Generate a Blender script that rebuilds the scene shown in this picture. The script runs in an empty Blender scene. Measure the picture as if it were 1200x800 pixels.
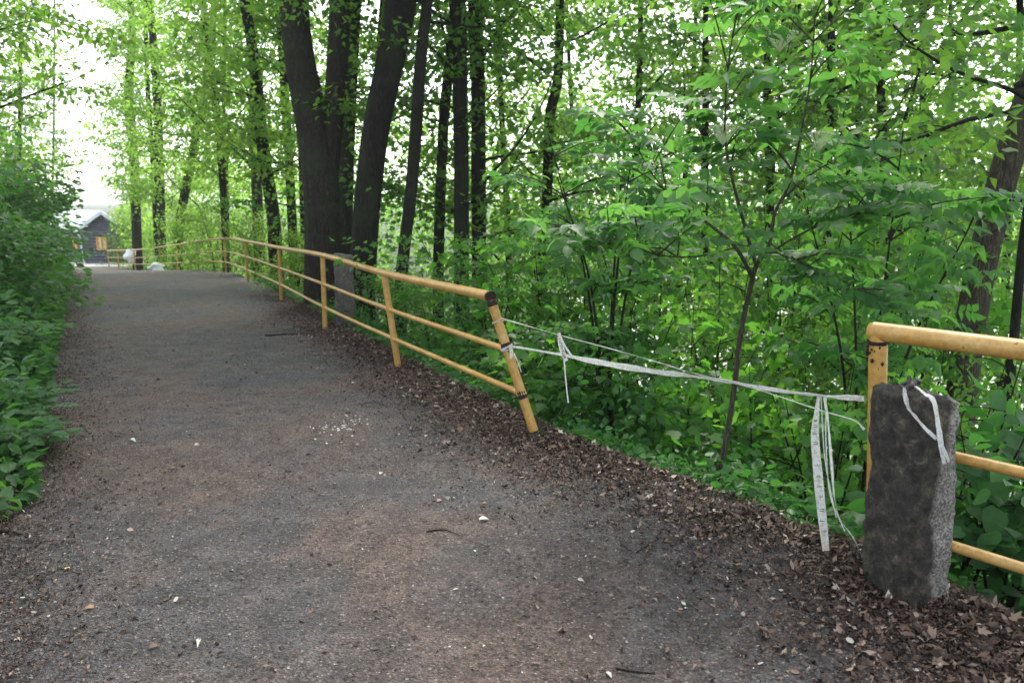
import bpy, math, random
import numpy as np
from mathutils import Vector, Matrix

random.seed(7)
rng = np.random.default_rng(11)
S = bpy.context.scene
C = S.collection

# ------------------------------------------------------------------ camera, sky, sun, exposure
F = 942.0
PITCH = math.radians(9.93)
CAMZ = 1.6
cam_d = bpy.data.cameras.new('camera')
cam = bpy.data.objects.new('camera', cam_d)
C.objects.link(cam)
cam.location = (0, 0, CAMZ)
cam.rotation_euler = (math.radians(90) - PITCH, 0, 0)
cam_d.sensor_width = 36.0
cam_d.lens = 36.0 * F / 1200.0
cam_d.clip_start = 0.05
cam_d.clip_end = 3000
cam_d.dof.use_dof = True
cam_d.dof.focus_distance = 4.3
cam_d.dof.aperture_fstop = 3.6
S.camera = cam

HAZE = 0.0007
SUN_EL, SUN_AZ = 52.0, 12.0          # degrees; azimuth measured from straight ahead (+Y) towards the right (+X)
W = bpy.data.worlds.new('World')
S.world = W
W.use_nodes = True
nt = W.node_tree
bg = nt.nodes['Background']
sky = nt.nodes.new('ShaderNodeTexSky')
sky.sky_type = 'NISHITA'
sky.sun_disc = False
sky.sun_elevation = math.radians(SUN_EL)
sky.sun_rotation = math.radians(SUN_AZ)
sky.dust_density = 1.5
sky.air_density = 1.0
sky.ozone_density = 1.0
hs = nt.nodes.new('ShaderNodeHueSaturation')
hs.inputs['Saturation'].default_value = 0.30
hs.inputs['Value'].default_value = 1.0
nt.links.new(sky.outputs[0], hs.inputs['Color'])
nt.links.new(hs.outputs[0], bg.inputs['Color'])
bg.inputs['Strength'].default_value = 0.15
sun_d = bpy.data.lights.new('sun', 'SUN')
sun = bpy.data.objects.new('sun', sun_d)
C.objects.link(sun)
sun_d.energy = 1.5
sun_d.angle = math.radians(20)
sun_d.color = (1.0, 0.95, 0.87)
_el, _az = math.radians(SUN_EL), math.radians(SUN_AZ)
sdir = Vector((math.sin(_az) * math.cos(_el), math.cos(_az) * math.cos(_el), math.sin(_el)))
sun.rotation_euler = (-sdir).to_track_quat('-Z', 'Y').to_euler()
S.view_settings.view_transform = 'Standard'
S.view_settings.look = 'None'
S.view_settings.exposure = 1.95
S.view_settings.gamma = 1.0
S.view_settings.use_curve_mapping = False
S.render.engine = 'CYCLES'
cy = S.cycles
cy.max_bounces = 8
cy.diffuse_bounces = 4
cy.glossy_bounces = 2
cy.transmission_bounces = 6
cy.transparent_max_bounces = 8
cy.use_denoising = True
cy.caustics_reflective = False
cy.caustics_refractive = False

# ------------------------------------------------------------------ helpers
def px(x, y, Y):
    """world point seen at photo pixel (x, y) at horizontal distance Y"""
    u = (x - 600) / F
    v = (400 - y) / F
    dy = math.cos(PITCH) + v * math.sin(PITCH)
    dz = -math.sin(PITCH) + v * math.cos(PITCH)
    t = Y / dy
    return np.array([u * t, Y, CAMZ + dz * t])

def tag(o, label=None, cat=None, group=None, kind=None):
    if label: o['label'] = label
    if cat: o['category'] = cat
    if group: o['group'] = group
    if kind: o['kind'] = kind
    return o

def empty(name, loc=(0, 0, 0), rz=0, label=None, cat=None, group=None):
    o = bpy.data.objects.new(name, None)
    C.objects.link(o)
    o.location = [float(v) for v in loc]
    o.rotation_euler = (0, 0, rz)
    o.empty_display_size = 0.1
    tag(o, label, cat, group)
    return o

class MB:
    """collects geometry; build() links it as one mesh object"""
    def __init__(s):
        s.V = []; s.L = []; s.N = []; s.R = []; s.n = 0; s.M = []
    def add(s, V, faces, rnd=None, mat=0):
        V = np.asarray(V, dtype=np.float64).reshape(-1, 3)
        s.V.append(V)
        for f in faces:
            s.L.append(np.asarray(f, dtype=np.int64) + s.n)
            s.N.append(np.array([len(f)]))
            s.M.append(np.array([mat]))
        s.R.append(np.full(len(V), 0.5) if rnd is None else np.broadcast_to(rnd, (len(V),)).astype(float))
        s.n += len(V)
    def addq(s, V, Fq, rnd=None, mat=0):
        """Fq: (m,k) array of faces with the same corner count"""
        V = np.asarray(V, dtype=np.float64).reshape(-1, 3)
        Fq = np.asarray(Fq, dtype=np.int64)
        s.V.append(V)
        s.L.append((Fq + s.n).ravel())
        s.N.append(np.full(len(Fq), Fq.shape[1]))
        s.M.append(np.full(len(Fq), mat))
        s.R.append(np.full(len(V), 0.5) if rnd is None else np.broadcast_to(rnd, (len(V),)).astype(float))
        s.n += len(V)
    def mesh(s, name, mats, smooth=True):
        V = np.concatenate(s.V); L = np.concatenate(s.L); N = np.concatenate(s.N); R = np.concatenate(s.R); M = np.concatenate(s.M)
        me = bpy.data.meshes.new(name)
        me.vertices.add(len(V)); me.loops.add(len(L)); me.polygons.add(len(N))
        me.vertices.foreach_set('co', V.astype(np.float32).ravel())
        me.loops.foreach_set('vertex_index', L.astype(np.int32))
        st = np.concatenate([[0], np.cumsum(N)[:-1]])
        me.polygons.foreach_set('loop_start', st.astype(np.int32))
        me.polygons.foreach_set('loop_total', N.astype(np.int32))
        me.polygons.foreach_set('use_smooth', np.full(len(N), smooth))
        mats = mats if isinstance(mats, (list, tuple)) else [mats]
        for m in mats: me.materials.append(m)
        if len(mats) > 1: me.polygons.foreach_set('material_index', M.astype(np.int32))
        a = me.attributes.new('rnd', 'FLOAT', 'POINT')
        a.data.foreach_set('value', R.astype(np.float32))
        me.update(calc_edges=True)
        me.validate()
        return me
    def build(s, name, mats, parent=None, smooth=True):
        return obj(name, s.mesh(name, mats, smooth), parent)

def obj(name, me, parent=None):
    o = bpy.data.objects.new(name, me)
    C.objects.link(o)
    if parent is not None:
        o.parent = parent
    return o

def norm(a):
    return a / np.maximum(np.linalg.norm(a, axis=-1, keepdims=True), 1e-9)

def smooth_path(P, r, n):
    """Catmull-Rom resample of points and radii"""
    P = np.asarray(P, float); r = np.asarray(r, float)
    if len(P) < 3:
        t = np.linspace(0, 1, n)[:, None]
        return P[0] * (1 - t) + P[-1] * t, np.interp(t[:, 0], [0, 1], [r[0], r[-1]])
    Q = np.vstack([2 * P[0] - P[1], P, 2 * P[-1] - P[-2]])
    T = np.linspace(0, len(P) - 1 - 1e-6, n)
    out = []
    for t in T:
        i = int(t); f = t - i
        a, b, c, d = Q[i], Q[i + 1], Q[i + 2], Q[i + 3]
        out.append(0.5 * ((2 * b) + (-a + c) * f + (2 * a - 5 * b + 4 * c - d) * f * f + (-a + 3 * b - 3 * c + d) * f ** 3))
    return np.array(out), np.interp(T, np.arange(len(P)), r)

def tube(mb, P, r, seg=10, cap=True, rnd=0.5, bump=0.0, mat=0, flat=None):
    P = np.asarray(P, float); n = len(P)
    r = np.broadcast_to(np.asarray(r, float), (n,))
    T = np.gradient(P, axis=0); T = norm(T)
    up = np.array([0, 0, 1.0]) if abs(T[0][2]) < 0.9 else np.array([0, 1.0, 0])
    a = norm(np.cross(T[0], up)); ring = []
    ang = np.linspace(0, 2 * math.pi, seg, endpoint=False)
    ph = rng.random() * 6
    for i in range(n):
        a = a - np.dot(a, T[i]) * T[i]; a = a / np.linalg.norm(a)
        b = np.cross(T[i], a)
        rr = r[i] * (1 + bump * (np.sin(ang * 3 + ph + i * .13) * .6 + np.sin(ang * 5 - ph + i * .21) * .4))
        ka, kb = (1, 1) if flat is None else flat
        ring.append(P[i] + rr[:, None] * (ka * np.cos(ang)[:, None] * a + kb * np.sin(ang)[:, None] * b))
    V = np.vstack(ring)
    i = np.arange(n - 1)[:, None]; j = np.arange(seg)[None, :]
    j2 = (j + 1) % seg
    Fq = np.stack([i * seg + j, i * seg + j2, (i + 1) * seg + j2, (i + 1) * seg + j], -1).reshape(-1, 4)
    mb.addq(V, Fq, rnd, mat)
    if cap:
        mb.add(ring[0], [list(range(seg))[::-1]], rnd, mat)
        mb.add(ring[-1], [list(range(seg))], rnd, mat)

def box(mb, c, s, R=None, mat=0, rnd=.5):
    c = np.asarray(c, float); s = np.asarray(s, float) / 2
    V = np.array([[x, y, z] for x in (-1, 1) for y in (-1, 1) for z in (-1, 1)], float) * s
    if R is not None: V = V @ np.asarray(R).T
    Fq = np.array([[0, 1, 3, 2], [4, 6, 7, 5], [0, 4, 5, 1], [2, 3, 7, 6], [0, 2, 6, 4], [1, 5, 7, 3]])
    mb.addq(V + c, Fq, rnd, mat)

def vnoise(P, sc, seed=0):
    """cheap smooth value noise from summed sines, about -1..1"""
    r = np.random.default_rng(seed)
    o = np.zeros(P.shape[:-1])
    for k in range(7):
        w = r.normal(size=P.shape[-1]) * sc
        o += np.sin(P @ w + r.random() * 6.28)
    return o / 3.0

# ------------------------------------------------------------------ leaves
def T_kite():
    V = np.array([[0, 0, 0], [.34, .42, .07], [0, 1, -.06], [-.34, .42, .07]])
    return V, [[0, 1, 2], [0, 2, 3]]
def T_oval():
    V = np.array([[0, 0, 0], [.22, .2, .05], [.31, .5, .06], [.17, .8, .0], [0, 1.05, -.1], [-.17, .8, .0], [-.31, .5, .06], [-.22, .2, .05], [0, .5, 0]])
    return V, [[0, 1, 2, 8], [8, 2, 3, 4], [0, 8, 6, 7], [8, 4, 5, 6]]
def T_round():
    a = np.linspace(-math.pi / 2, 1.5 * math.pi, 11)[:-1]
    V = [[0, .5, .0]]
    for k, t in enumerate(a):
        rr = .5 if k else .40
        V.append([rr * .92 * math.cos(t), .5 + rr * math.sin(t), .05 * abs(math.cos(t)) - (.06 if abs(t - math.pi / 2) < .1 else 0)])
    V[6][1] += .14
    V = np.array(V)
    return V, [[0, 1 + k, 1 + (k + 1) % 10] for k in range(10)]
def T_maple():
    pts = [(0, 0), (.16, -.05), (.40, .08), (.33, .20), (.58, .38), (.52, .52), (.30, .47), (.24, .58), (.26, .78), (.12, .80), (0, 1.05)]
    full = pts + [(-x, y) for x, y in pts[-2:0:-1]]
    V = [(0, .32, 0.0)] + [(x, y, .10 * abs(x) - .07 * max(0, y - .6) * 2) for x, y in full]
    n = len(full)
    return np.array(V), [[0, 1 + k, 1 + (k + 1) % n] for k in range(n)]
def T_star5():
    pts = [(0, 0), (.42, .05), (.28, .25), (.56, .5), (.25, .52), (0, 1.0), (-.25, .52), (-.56, .5), (-.28, .25), (-.42, .05)]
    V = [(0, .35, 0.0)] + [(x, y, .10 * abs(x)) for x, y in pts]
    return np.array(V), [[0, 1 + k, 1 + (k + 1) % 10] for k in range(10)]
LR = np.random.default_rng(5)
KITE, OVAL, ROUND, MAPLE, STAR = T_kite(), T_oval(), T_round(), T_maple(), T_star5()

def leaves(mb, tmpl, pos, axis, nrm, size, rnd, mat=0, curl=1.3):
    tv, tf = tmpl
    pos = np.asarray(pos); N = len(pos)
    if N == 0: return
    y = norm(axis); z = norm(nrm - (nrm * y).sum(-1, keepdims=True) * y)
    x = np.cross(y, z)
    size = np.broadcast_to(size, (N,))[:, None, None]
    wx = LR.uniform(.72, 1.25, (N, 1, 1)); wz = LR.normal(1.1, curl, (N, 1, 1))
    V = tv[None, :, 0:1] * x[:, None, :] * wx + tv[None, :, 1:2] * y[:, None, :] + tv[None, :, 2:3] * z[:, None, :] * wz
    V = pos[:, None, :] + size * V
    k = len(tv)
    off = (np.arange(N) * k)[:, None, None]
    R = np.repeat(np.broadcast_to(rnd, (N,)), k)
    # same-length face groups
    by = {}
    for f in tf: by.setdefault(len(f), []).append(f)
    first = True
    for ln, fs in by.items():
        Fq = (np.array(fs)[None] + off).reshape(-1, ln)
        if first:
            mb.addq(V.reshape(-1, 3), Fq, R, mat); first = False
        else:
            base = mb.n - N * k
            mb.L.append((Fq + base).ravel()); mb.N.append(np.full(len(Fq), ln)); mb.M.append(np.full(len(Fq), mat))

def spray(mb, tmpl, c, n, rad, size, r, flat=.16, tilt=.55, droop=.35, clump=None, out=None):
    """a flattened, drooping spray of leaves around point c"""
    ang = r.random(n) * 6.283
    d = np.sqrt(r.random(n)) * rad
    P = np.stack([np.cos(ang) * d, np.sin(ang) * d, r.normal(size=n) * flat * rad - droop * d * d / rad * .5], -1) + c
    ax = np.stack([np.cos(ang), np.sin(ang), -droop - .35 * r.random(n)], -1) + r.normal(size=(n, 3)) * .45
    nm = np.array([0, 0, 1.0]) + r.normal(size=(n, 3)) * tilt
    cl = r.random() if clump is None else clump
    rn = np.clip(.55 * cl + .45 * r.random(n), 0, 1)
    leaves(mb, tmpl, P, ax, nm, size * (.6 + .6 * r.random(n)), rn)

# ------------------------------------------------------------------ materials
def nodes(name):
    m = bpy.data.materials.new(name); m.use_nodes = True
    t = m.node_tree; b = t.nodes['Principled BSDF']
    return m, t, b
def N_(t, ty, **kw):
    n = t.nodes.new(ty)
    for k, v in kw.items():
        if k in n.inputs.keys(): n.inputs[k].default_value = v
        else: setattr(n, k, v)
    return n
def ramp(t, stops, fac):
    n = t.nodes.new('ShaderNodeValToRGB')
    e = n.color_ramp.elements
    while len(e) < len(stops): e.new(.5)
    for i, (p, c) in enumerate(stops):
        e[i].position = p
        e[i].color = (c[0], c[1], c[2], 1) if isinstance(c, (tuple, list)) else (c, c, c, 1)
    t.links.new(fac, n.inputs[0])
    return n
def noise(t, scale, detail=5, rough=.6, vec=None, dist=0):
    n = N_(t, 'ShaderNodeTexNoise', Scale=scale, Detail=detail, Roughness=rough, Distortion=dist)
    if vec: t.links.new(vec, n.inputs['Vector'])
    return n
def coords(t, kind='Object'):
    return t.nodes.new('ShaderNodeTexCoord').outputs[kind]
def mapping(t, vec, sc):
    n = t.nodes.new('ShaderNodeMapping'); n.inputs['Scale'].default_value = sc
    t.links.new(vec, n.inputs[0]); return n.outputs[0]
def mixc(t, a, b, fac, blend='MIX'):
    n = t.nodes.new('ShaderNodeMix'); n.data_type = 'RGBA'; n.blend_type = blend
    for q, v in ((6, a), (7, b), (0, fac)):
        s_ = n.inputs[q]
        if hasattr(v, 'is_output'): t.links.new(v, s_)
        elif isinstance(v, (int, float)): s_.default_value = v if q == 0 else (v, v, v, 1)
        else: s_.default_value = (*v, 1)
    return n.outputs[2]
def bump(t, b, h, strength=.5, dist=.01):
    n = N_(t, 'ShaderNodeBump', Strength=strength, Distance=dist)
    t.links.new(h, n.inputs['Height']); t.links.new(n.outputs[0], b.inputs['Normal'])
    return n

def leaf_mat(name, dark, light, tr_dark, tr_light, fac=.5, rough=.42, spec=.35):
    m, t, b = nodes(name)
    a = N_(t, 'ShaderNodeAttribute', attribute_name='rnd')
    c1 = ramp(t, [(0, dark), (1, light)], a.outputs['Fac'])
    c2 = ramp(t, [(0, tr_dark), (1, tr_light)], a.outputs['Fac'])
    oi = t.nodes.new('ShaderNodeObjectInfo')
    v = ramp(t, [(0, .8), (1, 1.2)], oi.outputs['Random'])
    co = coords(t); nn = noise(t, 38, 4, .7, co)
    mo = ramp(t, [(.3, .62), (.55, 1.0), (.72, 1.3)], nn.outputs[0])
    cc = mixc(t, mixc(t, c1.outputs[0], v.outputs[0], 1.0, 'MULTIPLY'), mo.outputs[0], 1.0, 'MULTIPLY')
    t.links.new(cc, b.inputs['Base Color'])
    b.inputs['Roughness'].default_value = rough
    b.inputs['Specular IOR Level'].default_value = spec
    tr = t.nodes.new('ShaderNodeBsdfTranslucent')
    t.links.new(mixc(t, c2.outputs[0], v.outputs[0], 1.0, 'MULTIPLY'), tr.inputs[0])
    mx = t.nodes.new('ShaderNodeMixShader'); mx.inputs[0].default_value = fac
    t.links.new(b.outputs[0], mx.inputs[1]); t.links.new(tr.outputs[0], mx.inputs[2])
    t.links.new(mx.outputs[0], t.nodes['Material Output'].inputs['Surface'])
    return m

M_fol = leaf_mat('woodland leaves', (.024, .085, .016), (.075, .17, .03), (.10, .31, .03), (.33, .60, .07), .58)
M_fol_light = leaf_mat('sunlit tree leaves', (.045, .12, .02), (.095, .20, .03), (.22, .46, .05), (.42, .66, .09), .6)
M_maple = leaf_mat('maple leaves', (.032, .11, .018), (.075, .19, .03), (.12, .40, .03), (.26, .60, .06), .52)
M_elder = leaf_mat('elder leaves', (.03, .10, .03), (.07, .18, .05), (.09, .32, .045), (.22, .52, .08), .48, .5, .3)
M_dark = leaf_mat('dark shrub leaves', (.020, .07, .020), (.055, .14, .034), (.05, .18, .025), (.15, .40, .05), .4, .5, .35)
M_herb = leaf_mat('low herb leaves', (.018, .07, .02), (.06, .17, .03), (.05, .22, .03), (.13, .42, .05), .42)
M_round = leaf_mat('hazel leaves', (.03, .10, .03), (.07, .18, .06), (.07, .28, .04), (.15, .44, .06), .45, .5, .35)

def bark_mat(name, c0, c1, moss=.3, scale=1.0):
    m, t, b = nodes(name)
    co = coords(t)
    v = mapping(t, co, (9 * scale, 9 * scale, 1.6 * scale))
    n1 = noise(t, 3.6, 10, .75, v, 1.6)
    n2 = noise(t, 1.3, 4, .6, co)
    c = ramp(t, [(.34, tuple(q * .5 for q in c0)), (.5, c0), (.66, c1)], n1.outputs[0])
    mo = ramp(t, [(.48, 0.0), (.66, moss + .2)], n2.outputs[0])
    t.links.new(mixc(t, c.outputs[0], (.035, .06, .022), mo.outputs[0]), b.inputs['Base Color'])
    b.inputs['Roughness'].default_value = .9
    b.inputs['Specular IOR Level'].default_value = .2
    bump(t, b, n1.outputs[0], 1.0, .07)
    return m
M_bark = bark_mat('dark bark', (.013, .012, .010), (.042, .038, .031))
M_bark2 = bark_mat('grey bark', (.026, .023, .018), (.085, .076, .060), .3)
M_bark3 = bark_mat('pale grey bark', (.04, .038, .032), (.12, .112, .098), .25)
M_bark4 = bark_mat('grey brown bark', (.08, .068, .05), (.23, .20, .15), .12)
M_twig = bark_mat('twig bark', (.03, .025, .018), (.09, .075, .055), .3, 3)

# path
def path_mat():
    m, t, b = nodes('trodden path surface')
    co = coords(t)
    big = noise(t, .55, 5, .6, co, .4)
    mid = noise(t, 5, 6, .7, co)
    fine = noise(t, 60, 6, .75, co)
    grit = N_(t, 'ShaderNodeTexVoronoi', Scale=120.0); t.links.new(co, grit.inputs['Vector'])
    grit2 = N_(t, 'ShaderNodeTexVoronoi', Scale=55.0); t.links.new(co, grit2.inputs['Vector'])
    base = ramp(t, [(.36, (.060, .060, .067)), (.47, (.088, .077, .074)), (.56, (.114, .080, .066)), (.66, (.122, .076, .057))], big.outputs[0])
    m2 = ramp(t, [(.32, .5), (.5, .95), (.68, 1.45)], mid.outputs[0])
    c = mixc(t, base.outputs[0], m2.outputs[0], 1.0, 'MULTIPLY')
    f2 = ramp(t, [(.32, .25), (.5, 1.0), (.70, 2.2)], fine.outputs[0])
    c = mixc(t, c, f2.outputs[0], 1.0, 'MULTIPLY')
    sp = N_(t, 'ShaderNodeSeparateColor'); t.links.new(grit.outputs['Color'], sp.inputs[0])
    pick = ramp(t, [(.93, 0.0), (.95, .8)], sp.outputs[0])
    pc = ramp(t, [(0, (.30, .25, .21)), (.5, (.20, .12, .08)), (1, (.42, .40, .37))], sp.outputs[1])
    c = mixc(t, c, pc.outputs[0], pick.outputs[0])
    sp2 = N_(t, 'ShaderNodeSeparateColor'); t.links.new(grit2.outputs['Color'], sp2.inputs[0])
    pick2 = ramp(t, [(.90, 0.0), (.92, .75)], sp2.outputs[1])
    c = mixc(t, c, (.025, .018, .015), pick2.outputs[0])
    t.links.new(c, b.inputs['Base Color'])
    b.inputs['Roughness'].default_value = .74
    b.inputs['Specular IOR Level'].default_value = .5
    add = N_(t, 'ShaderNodeMath', operation='ADD')
    t.links.new(fine.outputs[0], add.inputs[0]); t.links.new(grit.outputs['Distance'], add.inputs[1])
    bump(t, b, add.outputs[0], 1.0, .02)
    return m
M_path = path_mat()

def soil_mat():
    m, t, b = nodes('woodland soil')
    co = coords(t)
    n1 = noise(t, .8, 6, .7, co); n2 = noise(t, 18, 6, .8, co)
    c = ramp(t, [(.35, (.018, .03, .010)), (.5, (.035, .055, .016)), (.65, (.05, .038, .024))], n1.outputs[0])
    k = ramp(t, [(.3, .45), (.7, 1.5)], n2.outputs[0])
    t.links.new(mixc(t, c.outputs[0], k.outputs[0], 1.0, 'MULTIPLY'), b.inputs['Base Color'])
    b.inputs['Roughness'].default_value = .95
    bump(t, b, n2.outputs[0], 1, .03)
    return m
M_soil = soil_mat()

def simple(name, col, rough=.6, spec=.4, var=.25, sc=8, bmp=0.0, metal=0.0):
    m, t, b = nodes(name)
    co = coords(t)
    n = noise(t, sc, 6, .65, co)
    lo = tuple(c * (1 - var) for c in col); hi = tuple(min(1, c * (1 + var)) for c in col)
    c = ramp(t, [(.3, lo), (.7, hi)], n.outputs[0])
    t.links.new(c.outputs[0], b.inputs['Base Color'])
    b.inputs['Roughness'].default_value = rough
    b.inputs['Specular IOR Level'].default_value = spec
    b.inputs['Metallic'].default_value = metal
    if bmp: bump(t, b, n.outputs[0], .6, bmp)
    return m

def paint_mat():
    m, t, b = nodes('weathered yellow paint')
    co = coords(t)
    n = noise(t, 3, 5, .6, co); n2 = noise(t, 30, 8, .7, co); n3 = noise(t, 130, 4, .6, co)
    c = ramp(t, [(.3, (.38, .20, .04)), (.52, (.46, .265, .062)), (.72, (.50, .34, .125))], n.outputs[0])
    g = ramp(t, [(.3, .62), (.6, 1.05)], n2.outputs[0])
    c = mixc(t, c.outputs[0], g.outputs[0], 1.0, 'MULTIPLY')
    r = ramp(t, [(.62, 0.0), (.67, .85)], n2.outputs[0])
    c = mixc(t, c, (.06, .028, .014), r.outputs[0])
    sp = ramp(t, [(.70, 0.0), (.74, .7)], n3.outputs[0])
    c = mixc(t, c, (.10, .05, .02), sp.outputs[0])
    # mottled paint, grime and rust spots, alike on every face
    t.links.new(c, b.inputs['Base Color'])
    b.inputs['Roughness'].default_value = .38
    b.inputs['Specular IOR Level'].default_value = .5
    bump(t, b, n2.outputs[0], .25, .004)
    return m
M_yellow = paint_mat()
M_rust = simple('scorched rusty steel', (.022, .012, .010), .8, .3, .6, 40, .003)

def stone_mat(name, dark):
    m, t, b = nodes(name)
    co = coords(t)
    n = noise(t, 5, 6, .65, co, .6); n2 = noise(t, 45, 6, .75, co); n3 = noise(t, 2.4, 4, .6, co)
    vo = N_(t, 'ShaderNodeTexVoronoi', Scale=140.0); t.links.new(co, vo.inputs['Vector'])
    sp = N_(t, 'ShaderNodeSeparateColor'); t.links.new(vo.outputs['Color'], sp.inputs[0])
    gr = ramp(t, [(0, (.06, .058, .05)), (.35, (.15, .145, .128)), (.7, (.23, .22, .195)), (1, (.33, .315, .285))], sp.outputs[0])
    # black algae crust on the weathered side (local -X face) and upper faces; a growth with a shape of its own
    ge = t.nodes.new('ShaderNodeSeparateXYZ'); t.links.new(co, ge.inputs[0])
    ad = N_(t, 'ShaderNodeMath', operation='MULTIPLY_ADD'); t.links.new(ge.outputs[0], ad.inputs[0])
    ad.inputs[1].default_value = -4.2; t.links.new(n3.outputs[0], ad.inputs[2])
    cr = ramp(t, [(.40, 0.0), (.54, .95)], ad.outputs[0])
    n4 = noise(t, 17, 10, .8, co, .25)
    crc = ramp(t, [(.40, (.003, .003, .002)), (.48, (.013, .012, .008)), (.55, (.036, .031, .021)), (.64, (.12, .10, .068)), (.8, (.22, .19, .14))], n4.outputs[0])
    c = mixc(t, gr.outputs[0], crc.outputs[0], cr.outputs[0] if dark else .62)
    k = ramp(t, [(.3, .65), (.65, 1.25)], n.outputs[0])
    c = mixc(t, c, k.outputs[0], 1.0, 'MULTIPLY')
    t.links.new(c, b.inputs['Base Color'])
    b.inputs['Roughness'].default_value = .9
    bump(t, b, n2.outputs[0], 1, .014)
    return m
M_stone = stone_mat('granite with black algae crust', True)
M_stone2 = stone_mat('mossy granite', False)

def litter_mat():
    m, t, b = nodes('dry leaf litter')
    a = N_(t, 'ShaderNodeAttribute', attribute_name='rnd')
    c = ramp(t, [(0, (.016, .012, .010)), (.3, (.055, .034, .024)), (.52, (.13, .082, .058)), (.74, (.21, .155, .118)), (.92, (.34, .275, .215)), (1, (.42, .38, .33))], a.outputs['Fac'])
    t.links.new(c.outputs[0], b.inputs['Base Color'])
    b.inputs['Roughness'].default_value = .7
    b.inputs['Specular IOR Level'].default_value = .3
    return m
M_litter = litter_mat()
def grit_mat():
    m, t, b = nodes('loose grit and crumbs')
    a = N_(t, 'ShaderNodeAttribute', attribute_name='rnd')
    c = ramp(t, [(0, (.03, .024, .02)), (.4, (.08, .06, .05)), (.65, (.12, .085, .065)), (.85, (.2, .16, .13)), (.96, (.35, .32, .28)), (1, (.6, .58, .52))], a.outputs['Fac'])
    t.links.new(c.outputs[0], b.inputs['Base Color'])
    b.inputs['Roughness'].default_value = .8
    return m
M_grit = grit_mat()

# ------------------------------------------------------------------ terrain functions
hY = np.array([-30, 0, 5.4, 8, 10.8, 15, 19.4, 23.6, 28, 31, 34, 39, 45, 52, 80, 200])
hZ = np.array([0, 0, 0, -.07, -.13, -.25, -.36, -.50, -.79, -1.07, -1.34, -1.74, -2.15, -2.35, -2.6, -3])
rY = np.array([-30, 0, 2.65, 3.2, 3.6, 4.22, 4.82, 5.33, 8, 10.8, 15, 19.4, 23.6, 28, 31, 34, 39, 43, 45, 52, 60, 200])
rX = np.array([20, 3.5, 1.95, 1.72, 1.5, 1.12, .62, .32, -.98, -2.3, -4.1, -6.15, -8.2, -10.9, -12.8, -14.6, -18.1, -21, -22, -19, -15, 30])
lY = np.array([-30, 0, 4.1, 5.5, 23.6, 36, 45, 52, 60, 200])
lX = np.array([16, -.6, -2.55, -3.3, -12.9, -19.9, -25.5, -34, -42, -160])
def hF(y): return np.interp(y, hY, hZ)
def rF(y): return np.interp(y, rY, rX)
def lF(y): return np.interp(y, lY, lX)
def G(x, y):
    x = np.asarray(x, float); y = np.asarray(y, float)
    z = hF(y)
    e = np.maximum((x - rF(y)) * .87, 0)
    s = np.interp(y, [0, 7, 14, 40, 60], [.95, .95, .62, .5, .2])
    z = z - 9.5 * (1 - np.exp(-s * np.sqrt(e * e + .01) / 9.5)) + 9.5 * (1 - np.exp(-s * .1 / 9.5))
    z = z + np.minimum(np.maximum(e - 45, 0) * .12, 8)
    f = np.maximum((lF(y) - x) * .85, 0)
    z = z + .25 * np.clip(f / 1.2, 0, 1) ** 2 + .04 * np.minimum(f, 25)
    P = np.stack([x, y], -1)
    off = np.clip(np.maximum(e, f) / 2, 0, 1)
    return z + vnoise(P, 1.6, 3) * .05 * off + vnoise(P, .35, 4) * .25 * off + vnoise(P, 1.3, 5) * .012
def g(x, y): return float(G(x, y))

def grid_mesh(X, Y, Z):
    n, m = X.shape
    V = np.stack([X, Y, Z], -1).reshape(-1, 3)
    i = np.arange(n - 1)[:, None]; j = np.arange(m - 1)[None]
    Fq = np.stack([i * m + j, i * m + j + 1, (i + 1) * m + j + 1, (i + 1) * m + j], -1).reshape(-1, 4)
    return V, Fq

rows = np.concatenate([np.arange(-6, 0, .5), np.arange(0, 12, .12), np.arange(12, 30, .3), np.arange(30, 60, .8), np.arange(60, 120, 4), [150, 200, 300, 500, 900]])
lo = np.concatenate([[-700, -300, -150, -90], np.arange(-60, -12, 4), np.arange(-12, -3, .8), np.arange(-3, 0, .2)])
inn = np.linspace(0, 1, 14)
hi_ = np.concatenate([np.arange(.1, 3, .15), np.arange(3, 14, .6), np.arange(14, 60, 3), [70, 90, 150, 300, 700]])
Yg = []
Xg = []
for y in rows:
    yc = min(y, 200)
    l, r = lF(yc), rF(yc)
    xs = np.concatenate([l + lo, l + (r - l) * inn, r + hi_])
    Xg.append(xs); Yg.append(np.full(len(xs), y))
Xg = np.array(Xg); Yg = np.array(Yg)
Zg = G(Xg, np.minimum(Yg, 200))
k0, k1 = len(lo), len(lo) + len(inn)
inside = np.zeros_like(Zg, bool); inside[:, k0:k1] = True
Zg = np.where(inside & (Yg < 47), Zg - .03, Zg)
mb = MB(); V, Fq = grid_mesh(Xg, Yg, Zg); mb.addq(V, Fq)
gr = mb.build('ground', M_soil); tag(gr, kind='structure')

# path sheet
rows = np.concatenate([np.arange(-3, 0, .3), np.arange(0, 8, .06), np.arange(8, 20, .15), np.arange(20, 48.1, .4)])
tt = np.linspace(0, 1, 60)
wob_r = .02
Xp, Yp = [], []
for y in rows:
    l = lF(y) - .25 + .08 * math.sin(y * 2.1) + .05 * math.sin(y * 5.3)
    r = rF(y) + .12
    Xp.append(l + (r - l) * tt); Yp.append(np.full(60, y))
Xp = np.array(Xp); Yp = np.array(Yp)
Zp = G(Xp, Yp) + .004 + .004 * vnoise(np.stack([Xp, Yp], -1), 6, 8)
mb = MB(); V, Fq = grid_mesh(Xp, Yp, Zp); mb.addq(V, Fq)
pth = mb.build('path', M_path); tag(pth, kind='structure')

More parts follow.
